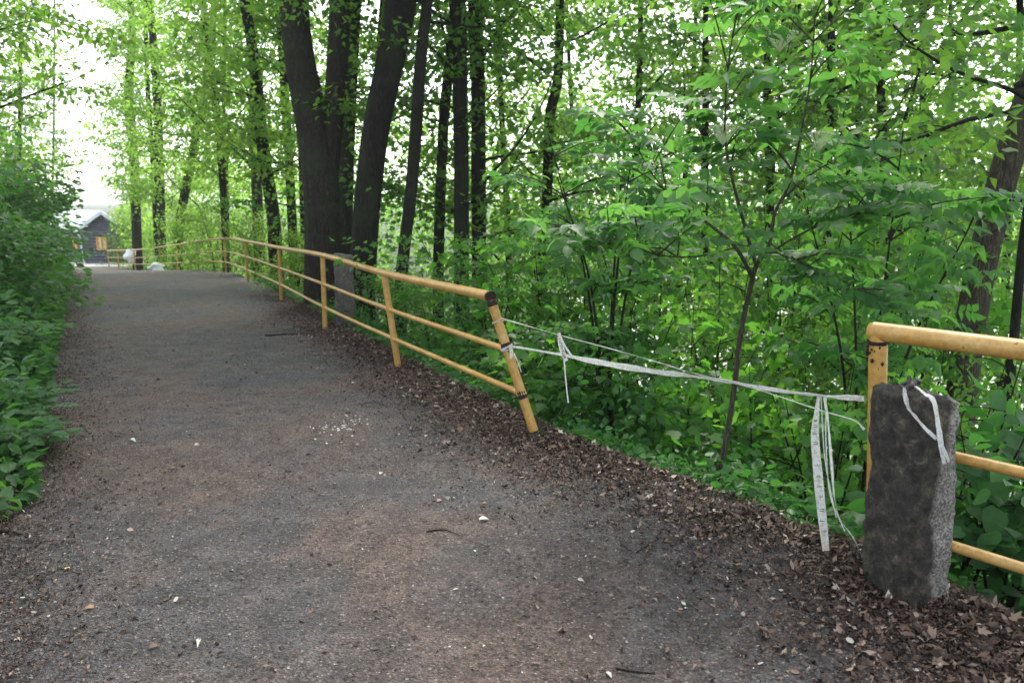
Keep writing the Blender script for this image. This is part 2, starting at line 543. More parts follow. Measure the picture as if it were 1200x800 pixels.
# pale yard in front of the hut
M_yard = simple('pale concrete yard', (.62, .60, .57), .8, .3, .12, 2)
Xy, Yy = np.meshgrid(np.linspace(-36, -22.6, 30), np.linspace(46.8, 62, 20))
mb = MB(); V, Fq = grid_mesh(Xy + (Yy - 46.8) * -.1, Yy, hF(Yy) + .35 * np.clip((-24 - Xy) / 14, 0, 0) + .03); mb.addq(V, Fq)
yard = mb.build('yard', M_yard); tag(yard, kind='structure')

M_gap_light = simple('painted bright gaps', (.50, .50, .46), .9, .3, .2, .6)  # invented pale sheet; bright gaps between leaves are put into its colour
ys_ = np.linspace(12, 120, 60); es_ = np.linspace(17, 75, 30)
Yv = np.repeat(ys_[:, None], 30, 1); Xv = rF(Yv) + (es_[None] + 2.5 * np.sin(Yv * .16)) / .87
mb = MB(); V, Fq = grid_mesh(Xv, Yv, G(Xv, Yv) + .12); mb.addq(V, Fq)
o = mb.build('gap_light_sheet', M_gap_light); tag(o, kind='structure')

# ------------------------------------------------------------------ log hut
M_log = simple('slate blue log wall', (.085, .088, .12), .75, .3, .3, 3, .004)
M_greywall = simple('grey boarded wall', (.16, .16, .18), .75, .3, .2, 3)
M_roofm = simple('pale sheet metal roof', (.62, .66, .70), .45, .5, .12, 3)
M_woodf = simple('orange varnished window wood', (.55, .25, .07), .5, .4, .2, 6)
M_pane = simple('pale tan pane', (.65, .48, .32), .25, .5, .15, 6)  # one even pale tan for each whole pane
M_pipe = simple('pale zinc pipe', (.55, .62, .66), .4, .5, .1, 6)
corner = px(99, 305, 51.0); corner[2] = hF(51) + .02
hut = empty('log_hut', corner, math.radians(38), 'small slate blue log hut with pale metal roof at the end of the path', 'hut')
# local: gable end along +X from the corner (width wg), eave side runs along... the long side along +Y turned left
wg, ln, eh, rise = 3.3, 5.0, 2.1, 1.0
# rotate so the gable wall faces camera-right: handled below by giving local frames
ang_g = math.radians(-8)     # direction of the gable wall in world XY
hut.rotation_euler = (0, 0, ang_g)
def boards(mb, x0, x1, h0, h1, y, th, n):
    for k in range(n):
        za, zb = h0 + (h1 - h0) * k / n, h0 + (h1 - h0) * (k + 1) / n
        P = [[x0, y, (za + zb) / 2], [x1, y, (za + zb) / 2]]
        tube(mb, np.array(P), (zb - za) * .53, 8)
mb = MB(); boards(mb, 0, wg, 0, eh, .10, .1, 11)
mb.build('log_wall', M_log, hut)
mb = MB()
nrow = 6
for k in range(nrow):
    za = eh + rise * k / nrow; zb = eh + rise * (k + 1) / nrow
    w = wg / 2 * (1 - (k + .5) / nrow)
    tube(mb, np.array([[wg / 2 - w, .10, (za + zb) / 2], [wg / 2 + w, .10, (za + zb) / 2]]), (zb - za) * .53, 8)
mb.build('gable', M_log, hut)
# eave side wall: goes left and slightly back from the corner
sd = np.array([-math.cos(math.radians(28)), math.sin(math.radians(28)), 0])
sn = np.array([sd[1], -sd[0], 0])
R_s = np.array([sd, [-sn[0], -sn[1], 0], [0, 0, 1]]).T
mb = MB(); box(mb, sd * ln / 2 + np.array([0, .1, eh / 2]), (ln, .12, eh), R_s)
mb.build('side_wall', M_greywall, hut)
# back volume so that the hut closes from other positions
mb = MB()
bk = [np.array([0.02, .16, 0]), np.array([wg - .02, .16, 0]), np.array([wg - .02, .16, 0]) + sd * ln * .98 + np.array([0, 1.6, 0]), sd * ln * .98 + np.array([0, .16, 0])]
V = np.array([p + np.array([0, 0, z]) for z in (0, eh) for p in bk])
mb.add(V, [[0, 1, 5, 4], [1, 2, 6, 5], [2, 3, 7, 6], [3, 0, 4, 7], [4, 5, 6, 7]])
mb.build('back_wall', M_log, hut, smooth=False)
# roof: two slopes along the side direction
mb = MB()
off = sd * (ln + .4); fr = -sd * .0 + np.array([0, -.35, 0])
ridge0 = np.array([wg / 2, -.3, eh + rise + .12]); e0 = np.array([-.35, -.3, eh - .12]); e1 = np.array([wg + .35, -.3, eh - .12])
th = np.array([0, 0, .09])
for a, b_ in ((e0, ridge0), (ridge0, e1)):
    q = [a, b_, b_ + off + np.array([0, .6, 0]), a + off + np.array([0, .6, 0])]
    V = np.array(q + [p + th for p in q])
    mb.add(V, [[3, 2, 1, 0], [4, 5, 6, 7], [0, 1, 5, 4], [1, 2, 6, 5], [2, 3, 7, 6], [3, 0, 4, 7]])
mb.build('roof', M_roofm, hut, smooth=False)
mb = MB()
for a, b_ in ((e0, ridge0), (ridge0, e1)):
    a = a + np.array([0, -.06, -.05]); b_ = b_ + np.array([0, -.06, -.05])
    d_ = b_ - a; L_ = np.linalg.norm(d_); d_ /= L_
    Rr = np.array([d_, [0, 1, 0], np.cross(d_, [0, 1, 0])]).T
    box(mb, (a + b_) / 2, (L_, .05, .2), Rr)
mb.build('bargeboard', M_pipe, hut, smooth=False)
def hut_window(c, R, w=.62, h=.72):
    mb = MB()
    for (cx, cz, sx, sz) in ((0, h / 2, w, .09), (0, -h / 2, w, .09), (-w / 2, 0, .09, h), (w / 2, 0, .09, h), (0, 0, .05, h)):
        box(mb, np.asarray(c) + R @ np.array([cx, -.03, cz]), (sx, .09, sz), R)
    fo = mb.build('window', M_woodf, hut, smooth=False)
    mb = MB(); box(mb, np.asarray(c) + R @ np.array([0, .015, 0]), (w - .05, .03, h - .05), R)
    mb.build('pane', M_pane, fo, smooth=False)
hut_window((1.35, -.04, 1.25), np.eye(3))
Rw = np.array([-sd, [sn[0], sn[1], 0], [0, 0, 1]]).T
Rw = np.array([-sd, -sn, [0, 0, 1]]).T if False else Rw
fn = np.array([sn[0], sn[1], 0]); fn = fn if fn[1] < 0 else -fn
for d_ in (1.0, 2.4):
    hut_window(sd * d_ + np.array([0, .1, 1.25]) + fn * .1, np.array([-sd, -fn, [0, 0, 1]]).T, .7, .8)
mb = MB()
P, r_ = smooth_path([[-.3, -.32, eh - .15], [-.12, -.1, eh - .35], [-.08, -.06, 1.2], [-.08, -.06, .35], [.12, -.2, .12], [.3, -.4, .05]], [.055] * 6, 24)
tube(mb, P, .055, 8)
mb.build('drainpipe', M_pipe, hut)

# ------------------------------------------------------------------ railings
posts_px = [(628, 512, 5.33), (467, 435, 8.0), (381, 387, 10.8), (330, 352, 15.0), (290.5, 331, 19.4), (265, 318.5, 23.6), (233, 316, 28.0),
            (208, 317, 31.0), (189, 318, 34.0), (177, 318, 36.2), (159, 319, 39.2), (139.5, 316, 43.0), (128, 315, 45.2)]
base = []
for x, y, Y in posts_px:
    p = px(x, y, Y); p[2] = g(p[0], p[1]); base.append(p)
top = [b.copy() + np.array([0, 0, 1.0]) for b in base]
top[0] = px(574, 347, 5.46)
top[1] = px(450, 320, 8.06)
top[2] = px(378, 299, 10.8)
for i in range(3, len(top)):
    top[i][2] = base[i][2] + 1.0
HL = (1.0, .62, .31)
rail = empty('yellow_railing', base[0], 0, 'long curving yellow pipe railing left of the gap, its near end post leaning', 'railing')
O = base[0]
def lineup(f): return np.array([b + (t - b) * f for b, t in zip(base, top)]) - O
mb = MB(); tp = lineup(1.0)
endp = tp[0] + (tp[0] - tp[1]) / np.linalg.norm(tp[0] - tp[1]) * .022
P, r_ = smooth_path(tp, [.035] * len(tp), 90); P = np.vstack([[endp], P]); tube(mb, P, .035, 18, cap=False)
mb.build('top_rail', M_yellow, rail)
for nm, f in (('middle_rail', HL[1]), ('lower_rail', HL[2])):
    mb = MB(); P, r_ = smooth_path(lineup(f), [.021] * len(base), 90); tube(mb, P, .0215, 10); mb.build(nm, M_yellow, rail)
for i, (b, t_) in enumerate(zip(base, top)):
    mb = MB()
    d_ = norm(t_ - b)
    P = np.array([b - d_ * .12 - O, b * .5 + t_ * .5 - O, t_ - d_ * .03 - O]); tube(mb, P, .033, 12)
    for f in HL[1:]:
        c = b + (t_ - b) * f - O
        tube(mb, np.array([c - d_ * .03, c, c + d_ * .03]), [.034, .0375, .034], 12)
    po = mb.build('post', M_yellow, rail)
    if i == 0:
        po['label'] = 'end post leaning towards the gap with scorched weld marks'
        for f, hw in ((.635, .035), (.305, .03), (.015, .03), (.95, .02)):
            m2 = MB()
            c = b + (t_ - b) * f - O
            tube(m2, np.array([c - d_ * hw, c - d_ * hw * .4, c + d_ * hw * .5, c + d_ * hw]), [.0335, .0372, .0368, .0335], 14, bump=.04)
            m2.build('burn_mark', M_rust, po)
        m3 = MB(); a_ = norm(tp[0] - tp[1])
        tube(m3, np.array([endp - a_ * .03, endp + a_ * .006]), [.0362, .0362], 18, cap=False)
        tube(m3, np.array([endp - a_ * .02, endp - a_ * .001]), [.0345, .0345], 18, cap=True)
        m3.build('open_pipe_end', M_rust, rail)

# right hand railing
ca = np.array([1.522, 3.32]); dR = norm(np.array([.80, -1.0]))
def rp(s, z): return np.array([ca[0] + dR[0] * s, ca[1] + dR[1] * s, z])
zt = px(1027, 388, 3.32)[2]
org = rp(0, 0)
rr = empty('yellow_railing', org, 0, 'bright yellow pipe railing running out of the photo behind the stone post', 'railing')
O2 = org
mb = MB(); P = np.array([rp(-.005, zt), rp(.8, zt + .0), rp(2.2, zt + .0), rp(4.2, zt + .01)]) - O2; tube(mb, P, .040, 20)
# rounded end
aa = np.array([dR[0], dR[1], 0])
tube(mb, np.array([rp(-.005, zt), rp(-.025, zt), rp(-.034, zt)]) - O2, [.040, .033, .012], 20)
mb.build('top_rail', M_yellow, rr)
def rail_at(y_at, nm, s0, zs):
    mb = MB(); P = np.array([rp(s0, zs) - O2 + off3, rp(s0 + 1, zs) - O2 + off3, rp(4.2, zs) - O2 + off3]); tube(mb, P, .0225, 14); return mb.build(nm, M_yellow, rr)
off3 = np.array([.0, .0, 0])
# heights of the two lower rails read where they leave the stone
def s_for(pxx, z):
    # parameter along the rail where it is seen at column pxx for height z
    best = min(np.linspace(0, 2, 400), key=lambda s: abs(600 + F * (rp(s, z)[0] / ((rp(s, z)[1]) * math.cos(PITCH) - (z - CAMZ) * math.sin(PITCH))) - pxx))
    return best
def y_of(p):
    zc = p[1] * math.cos(PITCH) - (p[2] - CAMZ) * math.sin(PITCH); yc = p[1] * math.sin(PITCH) + (p[2] - CAMZ) * math.cos(PITCH)
    return 400 - F * yc / zc
def z_for(pxx, pyy):
    return min(np.linspace(-.2, 1.2, 400), key=lambda z: abs(y_of(rp(s_for(pxx, z), z)) - pyy))
zm = z_for(1114, 534); zl = z_for(1100, 634)
sm, sl_ = s_for(1114, zm), s_for(1100, zl)
rail_at(0, 'middle_rail', sm - .01, zm); rail_at(0, 'lower_rail', sl_ - .01, zl)
mb = MB(); tube(mb, np.array([rp(0.012, -.25) + [.078, 0, 0], rp(0.012, .4) + [.04, 0, 0], rp(0.012, zt - .01)]) - O2, .037, 16)
mb.build('post', M_yellow, rr)
mb = MB(); tube(mb, np.array([rp(2.1, -.5), rp(2.1, .4), rp(2.1, zt - .01)]) - O2, .037, 16); mb.build('post', M_yellow, rr)
mb = MB()
tube(mb, np.array([rp(.012, zt - .056), rp(.012, zt - .040)]) - O2, [.0385, .040], 14, bump=.05)
r2 = np.random.default_rng(3)
for k in range(26):
    a = math.pi + r2.normal() * .9; z = zt - .075 + r2.normal() * .022
    c = rp(.012, z) + np.array([math.cos(a), math.sin(a), 0]) * .0368 - O2
    s = .004 + .006 * r2.random()
    tube(mb, np.array([c + [0, 0, -s], c, c + [0, 0, s]]), [s * .3, s, s * .3], 6)
mb.build('rust_patch', M_rust, rr)

# ------------------------------------------------------------------ stone posts
def rough_block(w, d, h, n, amp, seed, topslope=0.0, taper_=.04):
    """subdivided block with chipped edges, origin at base centre"""
    mb = MB()
    from itertools import product
    nx, ny, nz = n
    idx = {}; V = []; Fc = []
    def vid(i, j, k):
        if (i, j, k) not in idx:
            idx[(i, j, k)] = len(V); V.append([i / nx - .5, j / ny - .5, k / nz])
        return idx[(i, j, k)]
    for i, k in product(range(nx), range(nz)):
        Fc.append([vid(i, 0, k), vid(i + 1, 0, k), vid(i + 1, 0, k + 1), vid(i, 0, k + 1)])
        Fc.append([vid(i + 1, ny, k), vid(i, ny, k), vid(i, ny, k + 1), vid(i + 1, ny, k + 1)])
    for j, k in product(range(ny), range(nz)):
        Fc.append([vid(0, j + 1, k), vid(0, j, k), vid(0, j, k + 1), vid(0, j + 1, k + 1)])
        Fc.append([vid(nx, j, k), vid(nx, j + 1, k), vid(nx, j + 1, k + 1), vid(nx, j, k + 1)])
    for i, j in product(range(nx), range(ny)):
        Fc.append([vid(i, j, nz), vid(i + 1, j, nz), vid(i + 1, j + 1, nz), vid(i, j + 1, nz)])
        Fc.append([vid(i, j + 1, 0), vid(i + 1, j + 1, 0), vid(i + 1, j, 0), vid(i, j, 0)])
    V = np.array(V)
    U = V.copy()
    # round the corners
    c = np.abs(U[:, :2]) * 2
    edge = np.clip(np.minimum(c[:, 0], c[:, 1]) - .72, 0, 1) / .28
    sc = 1 - .10 * edge ** 2
    P = np.stack([U[:, 0] * w * sc, U[:, 1] * d * sc, U[:, 2] * h], -1)
    topk = np.clip((U[:, 2] - .93) / .07, 0, 1)
    rim = np.clip(np.maximum(c[:, 0], c[:, 1]) - .6, 0, 1) / .4
    P[:, 2] -= topk * rim ** 2 * .022
    taper = 1 + taper_ * (1 - U[:, 2])
    P[:, :2] *= taper[:, None]
    nrm_ = np.stack([U[:, 0] * 2 / 1, U[:, 1] * 2, np.where(U[:, 2] > .99, 1.0, 0)], -1); nrm_ = norm(nrm_ ** 3 * 1.0)
    dsp = vnoise(P, 14, seed) * amp + vnoise(P, 40, seed + 1) * amp * .6 + vnoise(P, 95, seed + 2) * amp * .45 + vnoise(P, 170, seed + 3) * amp * .25
    P += nrm_ * dsp[:, None]
    P[:, 2] += topk * (topslope * U[:, 0] + .02 * vnoise(P, 10, seed + 5))
    mb.addq(P, np.array(Fc))
    return mb
c_near = np.array([1.565, 2.93]); v_left = np.array([-.085, .255]); v_right = norm(np.array([.255, .085])) * .205
ctr = c_near + v_left / 2 + v_right / 2
# local +Y along v_left, local +X along v_right  (so the weathered big face is local -X)
angs = math.atan2(v_right[1], v_right[0])
sp_ = rough_block(.205, .265, .99, (22, 34, 110), .0055, 21, -.012, .07).build('stone_post', M_stone)
V = np.empty(len(sp_.data.vertices) * 3); sp_.data.vertices.foreach_get('co', V); V = V.reshape(-1, 3)
V[:, 0] += -.028 * V[:, 2] * math.cos(angs); V[:, 1] += .028 * V[:, 2] * math.sin(angs)
sp_.data.vertices.foreach_set('co', V.ravel()); sp_.data.update()
sp_.location = (ctr[0], ctr[1], -.13); sp_.rotation_euler = (0, 0, angs)
tag(sp_, 'chunky granite post with a black crusted face at the right end of the gap', 'stone post')
b2 = px(398, 396, 10.9); b2[2] = g(b2[0], b2[1])
s2 = rough_block(.25, .22, 1.17, (12, 12, 40), .01, 31, .01).build('stone_post', M_stone2)
s2.location = (b2[0] + .04, 11.15, b2[2] - .15); s2.rotation_euler = (0, 0, .3)
tag(s2, 'low squared stone post standing behind the yellow railing beside the big twin tree', 'stone post')

# ------------------------------------------------------------------ barrier tape
def tape_mat(name, col, alpha=.35, stain=.3):
    m, t, b = nodes(name)
    co = coords(t)
    n = noise(t, 9, 5, .6, co); n2 = noise(t, 70, 3, .6, co)
    c = ramp(t, [(.52, col), (.72, (col[0] * .85, col[1] * .75, col[2] * .58))], n.outputs[0])
    f = mixc(t, c.outputs[0], tuple(v * .55 for v in col), ramp(t, [(.5, 0.0), (.62, .6)], n2.outputs[0]).outputs[0])
    t.links.new(f, b.inputs['Base Color'])
    b.inputs['Roughness'].default_value = .32
    tr = t.nodes.new('ShaderNodeBsdfTranslucent'); t.links.new(f, tr.inputs[0])
    mx = t.nodes.new('ShaderNodeMixShader'); mx.inputs[0].default_value = alpha
    t.links.new(b.outputs[0], mx.inputs[1]); t.links.new(tr.outputs[0], mx.inputs[2])
    t.links.new(mx.outputs[0], t.nodes['Material Output'].inputs['Surface'])
    return m
M_tape = tape_mat('translucent white plastic tape', (.68, .69, .67))
M_print = simple('faded dark print', (.035, .03, .03), .5, .3, .4, 60)
M_printb = simple('faded brown print', (.16, .10, .035), .5, .3, .4, 60)

def ribbon(mb, P, w, side, n=60, twist=None, fold=.12, r=None, mat=0):
    """plastic ribbon along points P; side = width direction; crumpled across its width"""
    P, W_ = smooth_path(P, np.broadcast_to(w, (len(P),)), n)
    T = norm(np.gradient(P, axis=0))
    side = np.asarray(side, float)
    k = 5
    rows_ = []
    for i in range(n):
        a = side - np.dot(side, T[i]) * T[i]; a = a / np.linalg.norm(a)
        if twist is not None:
            th_ = np.interp(i / (n - 1), np.linspace(0, 1, len(twist)), twist)
            b = np.cross(T[i], a); a = a * math.cos(th_) + b * math.sin(th_)
        b = np.cross(T[i], a)
        for j in range(k):
            s = j / (k - 1) - .5
            z = fold * W_[i] * math.sin(j * 2.1 + i * .35) + .05 * W_[i] * math.sin(i * 1.3 + j)
            rows_.append(P[i] + a * s * W_[i] + b * z)
    V = np.array(rows_)
    i = np.arange(n - 1)[:, None]; j = np.arange(k - 1)[None]
    Fq = np.stack([i * k + j, i * k + j + 1, (i + 1) * k + j + 1, (i + 1) * k + j], -1).reshape(-1, 4)
    mb.addq(V, Fq, mat=mat)
    return P, T

YA, YB = 5.40, 3.22
def gp(x, y):   # point on the vertical plane of the gap, by photo column
    u = (x - 600) / F
    # plane line from A top (X=-.05,Y=5.4) to the right post (1.50,3.28)
    ax, ay, bx, by = .0, 5.38, 1.48, 3.24
    v = (400 - y) / F
    dy = math.cos(PITCH) + v * math.sin(PITCH)
    q = u / dy
    s = (q * ay - ax) / ((bx - ax) - q * (by - ay))
    return px(x, y, ay + (by - ay) * s)
tape = empty('barrier_tape', gp(800, 440), 0, 'sagging strand of twisted white barrier tape strung across the gap in the railing', 'barrier tape')
OT = gp(800, 440)
mb = MB()
pts = [gp(596, 405), gp(650, 414), gp(700, 424), gp(760, 434), gp(830, 443), gp(900, 455), gp(960, 463), gp(1013, 467)]
ribbon(mb, np.array(pts) - OT, [.012, .016, .036, .036, .024, .017, .02, .03], (0, 0, 1), 160, twist=[0, .4, .1, .3, .8, .2, 1.0, .2])
mb.build('main_strand', M_tape, tape)
mb = MB()
pts = [gp(588, 373), gp(650, 391), gp(710, 407), gp(770, 424), gp(820, 439), gp(900, 457), gp(958, 463)]
ribbon(mb, np.array(pts) - OT, [.010, .008, .006, .008, .010, .008, .006], (0, 0, 1), 120, twist=[0, 1, 0, 2, 1, 0, 1])
mb.build('upper_strand', M_tape, tape)
mb = MB()
pts = [gp(850, 445), gp(900, 460), gp(960, 480), gp(1000, 492), gp(1013, 503)]
ribbon(mb, np.array(pts) - OT, [.004, .004, .005, .005, .012], (0, 0, 1), 60)
mb.build('lower_thread', M_tape, tape)
# coil round the leaning post
for f, nn, ww in ((.825, 2, .006), (.63, 3, .012)):
    mb = MB()
    c = base[0] + (top[0] - base[0]) * f
    d_ = norm(top[0] - base[0]); a = norm(np.cross(d_, [0, 1, 0])); b_ = np.cross(d_, a)
    th_ = np.linspace(0, 2 * math.pi * nn, 40 * nn)
    P = np.array([c + (a * math.cos(q) + b_ * math.sin(q)) * .0405 + d_ * (.012 * math.sin(q * .5) + (i / len(th_) - .5) * .012) for i, q in enumerate(th_)]) - OT
    tube(mb, P, ww * .35, 6)
    mb.build('tape_coil', M_tape, tape)
mb = MB()
c = base[0] + (top[0] - base[0]) * .62
ribbon(mb, np.array([c + [.02, -.05, .03], c + [.028, -.062, 0], c + [.025, -.055, -.05]]) - OT, [.016, .026, .014], (1, 0, 0), 14)
mb.build('knot_end', M_tape, tape)
def hanging(pts, ws, label, side=(1, -.3, 0), glyphs=None, twist=None, extra=None, n=80):
    o = empty('tape_streamer', pts[0], 0, label, 'tape streamer', 'loose streamers hanging from the barrier tape')
    O_ = pts[0]
    mb = MB(); P, T = ribbon(mb, np.array(pts) - O_, ws, side, n, twist=twist, fold=.05)
    mb.build('strip', M_tape, o)
    if extra:
        mb = MB()
        for e_, w_ in extra: ribbon(mb, np.array(e_) - O_, w_, side, 50)
        mb.build('loose_thread', M_tape, o)
    if glyphs:
        # short rows of faded strokes printed along the strip; the print in the photo is too worn to read
        r = np.random.default_rng(5)
        for f0, f1, m_, nm in glyphs:
            mb = MB(); q = np.arange(int(f0 * n), int(f1 * n))
            sd_ = np.asarray(side, float); sd_ /= np.linalg.norm(sd_)
            nrm2 = np.array([-.3, -1, 0]); nrm2 = norm(nrm2)
            cc = 0
            s = f0
            while s < f1:
                i0 = s * (n - 1); pp = np.array([np.interp(i0, np.arange(n), P[:, k]) for k in range(3)])
                wv = np.interp(s, np.linspace(0, 1, len(ws)), ws)
                kind = r.integers(0, 4)
                hgt = wv * .5
                def stroke(a0, b0, a1, b1):
                    A = pp + sd_ * a0 + np.array([0, 0, b0]) + nrm2 * wv * .16
                    B = pp + sd_ * a1 + np.array([0, 0, b1]) + nrm2 * wv * .16
                    tube(mb, np.array([A, B]), .0011, 4)
                h2, g2 = hgt / 2, .009
                if kind == 0: stroke(-h2, 0, h2, 0); stroke(-h2, 0, -h2, g2)
                elif kind == 1: stroke(-h2, 0, h2, 0); stroke(h2, 0, h2, g2); stroke(0, 0, 0, g2)
                elif kind == 2: stroke(-h2, 0, h2, g2); stroke(-h2, g2, h2, 0)
                else: stroke(-h2, 0, h2, 0); stroke(-h2, g2, h2, g2); stroke(h2, 0, h2, g2)
                s += .055
            mb.build(nm, m_, o)
    return o
hanging([gp(959, 464), gp(957, 485), gp(955, 510), gp(959, 560), gp(963, 600), gp(968, 645)], [.012, .022, .034, .040, .038, .030],
        'wide white tape strip with worn printing hanging down to the leaves from the barrier tape',
        glyphs=[(.28, .5, M_print, 'printing'), (.54, .75, M_printb, 'printing'), (.79, .95, M_print, 'printing')])
hanging([gp(966, 464), gp(971, 500), gp(975, 550), gp(981, 600), gp(1000, 630), gp(1012, 655)], [.012, .012, .014, .014, .010, .008],
        'narrow twisted tape streamer trailing right towards the foot of the stone post', twist=[0, 1, .5, 2, 1.2, 2],
        extra=[([gp(968, 464), gp(968, 520), gp(973, 580), gp(990, 622)], .005), ([gp(962, 464), gp(967, 540), gp(980, 606)], .004)])
hanging([gp(655, 390), gp(657, 402), gp(660, 414), gp(664, 423)], [.020, .034, .030, .022],
        'short crumpled tape knot joining the two strands near the leaning post, thread dangling below',
        glyphs=[(.2, .9, M_print, 'printing')], extra=[([gp(661, 420), gp(663, 445), gp(666, 472)], .008), ([gp(655, 390), gp(662, 405), gp(672, 420)], .012)], n=30)
hanging([gp(602, 414), gp(606, 422), gp(611, 436)], [.010, .006, .004], 'thin frayed thread hanging just right of the leaning end post', n=20)
P_ = [gp(662, 470), gp(655, 485), gp(640, 500), gp(632, 512)]
ms = MB(); Q, r_ = smooth_path(np.array(P_), [.002] * 4, 20); tube(ms, Q, .0028, 5)
o = ms.build('grass_stalk', M_herb); tag(o, 'pale bent grass stalk arching up behind the foot of the leaning post', 'grass stalk')

# knotted loop on the stone post
lo_ = empty('tape_loop', (0, 0, 0), 0, 'grey tape loop tied over the granite post and round the middle rail', 'tape loop')
def on_stone(x, y, out=.0):
    """point on the near faces of the stone post seen at photo pixel, pushed out a little"""
    best = None
    for Yt in np.linspace(2.6, 3.5, 300):
        p = px(x, y, Yt)
        q = p[:2] - ctr; ux = np.array([math.cos(angs), math.sin(angs)]); uy = np.array([-ux[1], ux[0]])
        a, b_ = abs(q @ ux) / .104, abs(q @ uy) / .142
        if max(a, b_) <= 1 and p[2] < .90: best = Yt; break
        if p[2] < .9 and max(a, b_) <= 1.0: break
    if best is None: best = 2.97
    return px(x, y, best - out - .016)
mb = MB()
ribbon(mb, np.array([on_stone(1060, 454, .01), on_stone(1061, 464, .02), on_stone(1068, 482, .02), on_stone(1085, 502, .022), on_stone(1097, 514, .03)]), [.016, .021, .020, .016, .013], (1, .2, 0), 40)
ribbon(mb, np.array([on_stone(1072, 452, .01), on_stone(1083, 460, .02), on_stone(1094, 470, .03), on_stone(1100, 500, .04), on_stone(1103, 525, .05), on_stone(1107, 543, .05)]), [.012, .019, .021, .019, .022, .013], (1, .2, 0), 50)
ribbon(mb, np.array([on_stone(1098, 512, .04), on_stone(1106, 526, .045), on_stone(1112, 541, .045)]), [.010, .014, .010], (1, .2, 0), 20)
mb.build('loop', M_tape, lo_)
mb = MB()
kc = px(1066, 451, 3.03)
r2 = np.random.default_rng(8)
for k in range(9):
    a = r2.random(3) * 2 - 1
    pts = [kc + a * .018, kc + r2.normal(size=3) * .018 + [0, 0, .008], kc - a * .02 + r2.normal(size=3) * .008]
    P, r_ = smooth_path(pts, [.006, .008, .006], 8); tube(mb, P, r_ * 1.1, 6, bump=.1)
mb.build('knot', simple('dirty dark tape knot', (.05, .045, .04), .6, .4, .6, 60), lo_)

# white bags at the far end of the path
M_bag = simple('white plastic bag', (.88, .89, .90), .4, .5, .03, 6)
def crumple(c, s, seed, n=14):
    mb = MB(); r = np.random.default_rng(seed)
    u = np.linspace(0, math.pi, n); v = np.linspace(0, 2 * math.pi, 2 * n, endpoint=False)
    U_, V_ = np.meshgrid(u, v, indexing='ij')
    D = np.stack([np.sin(U_) * np.cos(V_), np.sin(U_) * np.sin(V_), np.cos(U_)], -1)
    rad = 1 + .22 * vnoise(D, 3, seed) + .14 * vnoise(D, 7, seed + 1)
    P = D * rad[..., None] * np.asarray(s)
    m = 2 * n
    i = np.arange(n - 1)[:, None]; j = np.arange(m)[None]
    Fq = np.stack([i * m + j, (i + 1) * m + j, (i + 1) * m + (j + 1) % m, i * m + (j + 1) % m], -1).reshape(-1, 4)
    mb.addq(P.reshape(-1, 3) + np.asarray(c), Fq)
    return mb
bp = (lineup(1.0)[10] + O); bq = (lineup(1.0)[11] + O)
bc = bp * .8 + bq * .2
crumple(bc + np.array([.0, -.05, -.28]), (.28, .16, .34), 4).build('plastic_bag', M_bag)
tag(bpy.data.objects['plastic_bag'], 'white crumpled plastic bag hanging over the far end of the railing', 'plastic bag')
gp2 = px(183, 316, 33); gz = g(gp2[0], 33)
o = crumple((gp2[0], 33, gz + .13), (.30, .2, .2), 9).build('plastic_bag', M_bag)
tag(o, 'white crumpled plastic bag lying on the path at the foot of the far railing', 'plastic bag')

# ------------------------------------------------------------------ trees
def limb_set(mbw, mbl, tmpl, r, H, low, R, nl, sprays, lps, lsize, trunk_at, srad=.75, droop=.3):
    for k in range(nl):
        h = low + (H - low) * (k + r.random()) / nl
        frac = (h - low) / (H - low)
        Ln = R * (.45 + .65 * r.random()) * (1 - .35 * frac)
        a = k * 2.4 + r.random() * 1.2
        d0 = np.array([math.cos(a), math.sin(a), .15 + .55 * r.random() * (.5 + frac)])
        p0, tr = trunk_at(h)
        n = 5
        pts = [p0]
        dd = norm(d0)
        for i in range(1, n + 1):
            dd = norm(dd + r.normal(size=3) * .18 + np.array([0, 0, .04]))
            pts.append(pts[-1] + dd * Ln / n)
        pts = np.array(pts)
        P, rad = smooth_path(pts, np.linspace(min(tr * .5, .012 + .006 * Ln), .004, n + 1), 12)
        tube(mbw, P, rad, 5, cap=False, rnd=.5)
        for q in range(sprays):
            f = .25 + .78 * (q + r.random()) / sprays
            i0 = min(f, .999) * (len(P) - 1); b_ = P[int(i0)]
            offd = r.normal(size=3) * np.array([1, 1, .35]); offd = norm(offd) * (.25 + .55 * r.random()) * srad
            c = b_ + offd + (P[-1] - P[-2]) * (2 if f > .95 else 0)
            Q, rq = smooth_path([b_, (b_ + c) / 2 + [0, 0, .05], c], [.008, .005, .003], 5)
            tube(mbw, Q, rq, 3, cap=False)
            spray(mbl, tmpl, c, int(lps * (.5 + r.random())), srad * (.6 + .7 * r.random()), lsize, r, droop=droop)

def crown_template(seed, H, low, R, nl, sprays, lps, lsize, tmpl, mat, name, srad=.75):
    r = np.random.default_rng(seed)
    mw, ml = MB(), MB()
    limb_set(mw, ml, tmpl, r, H, low, R, nl, sprays, lps, lsize, lambda h: (np.array([0, 0, h]), .1), srad)
    return mw.mesh(name + ' branches', M_bark), ml.mesh(name + ' crown', mat)

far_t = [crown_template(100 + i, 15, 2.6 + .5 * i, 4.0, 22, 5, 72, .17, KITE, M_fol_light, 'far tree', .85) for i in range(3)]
mid_t = [crown_template(200 + i, 13, 2.4, 3.6, 20, 5, 60, .12, STAR, M_fol, 'mid tree', .85) for i in range(3)]
high_t = [crown_template(300 + i, 15, 5.2, 3.8, 24, 6, 46, .13, KITE, M_fol, 'high tree') for i in range(2)]

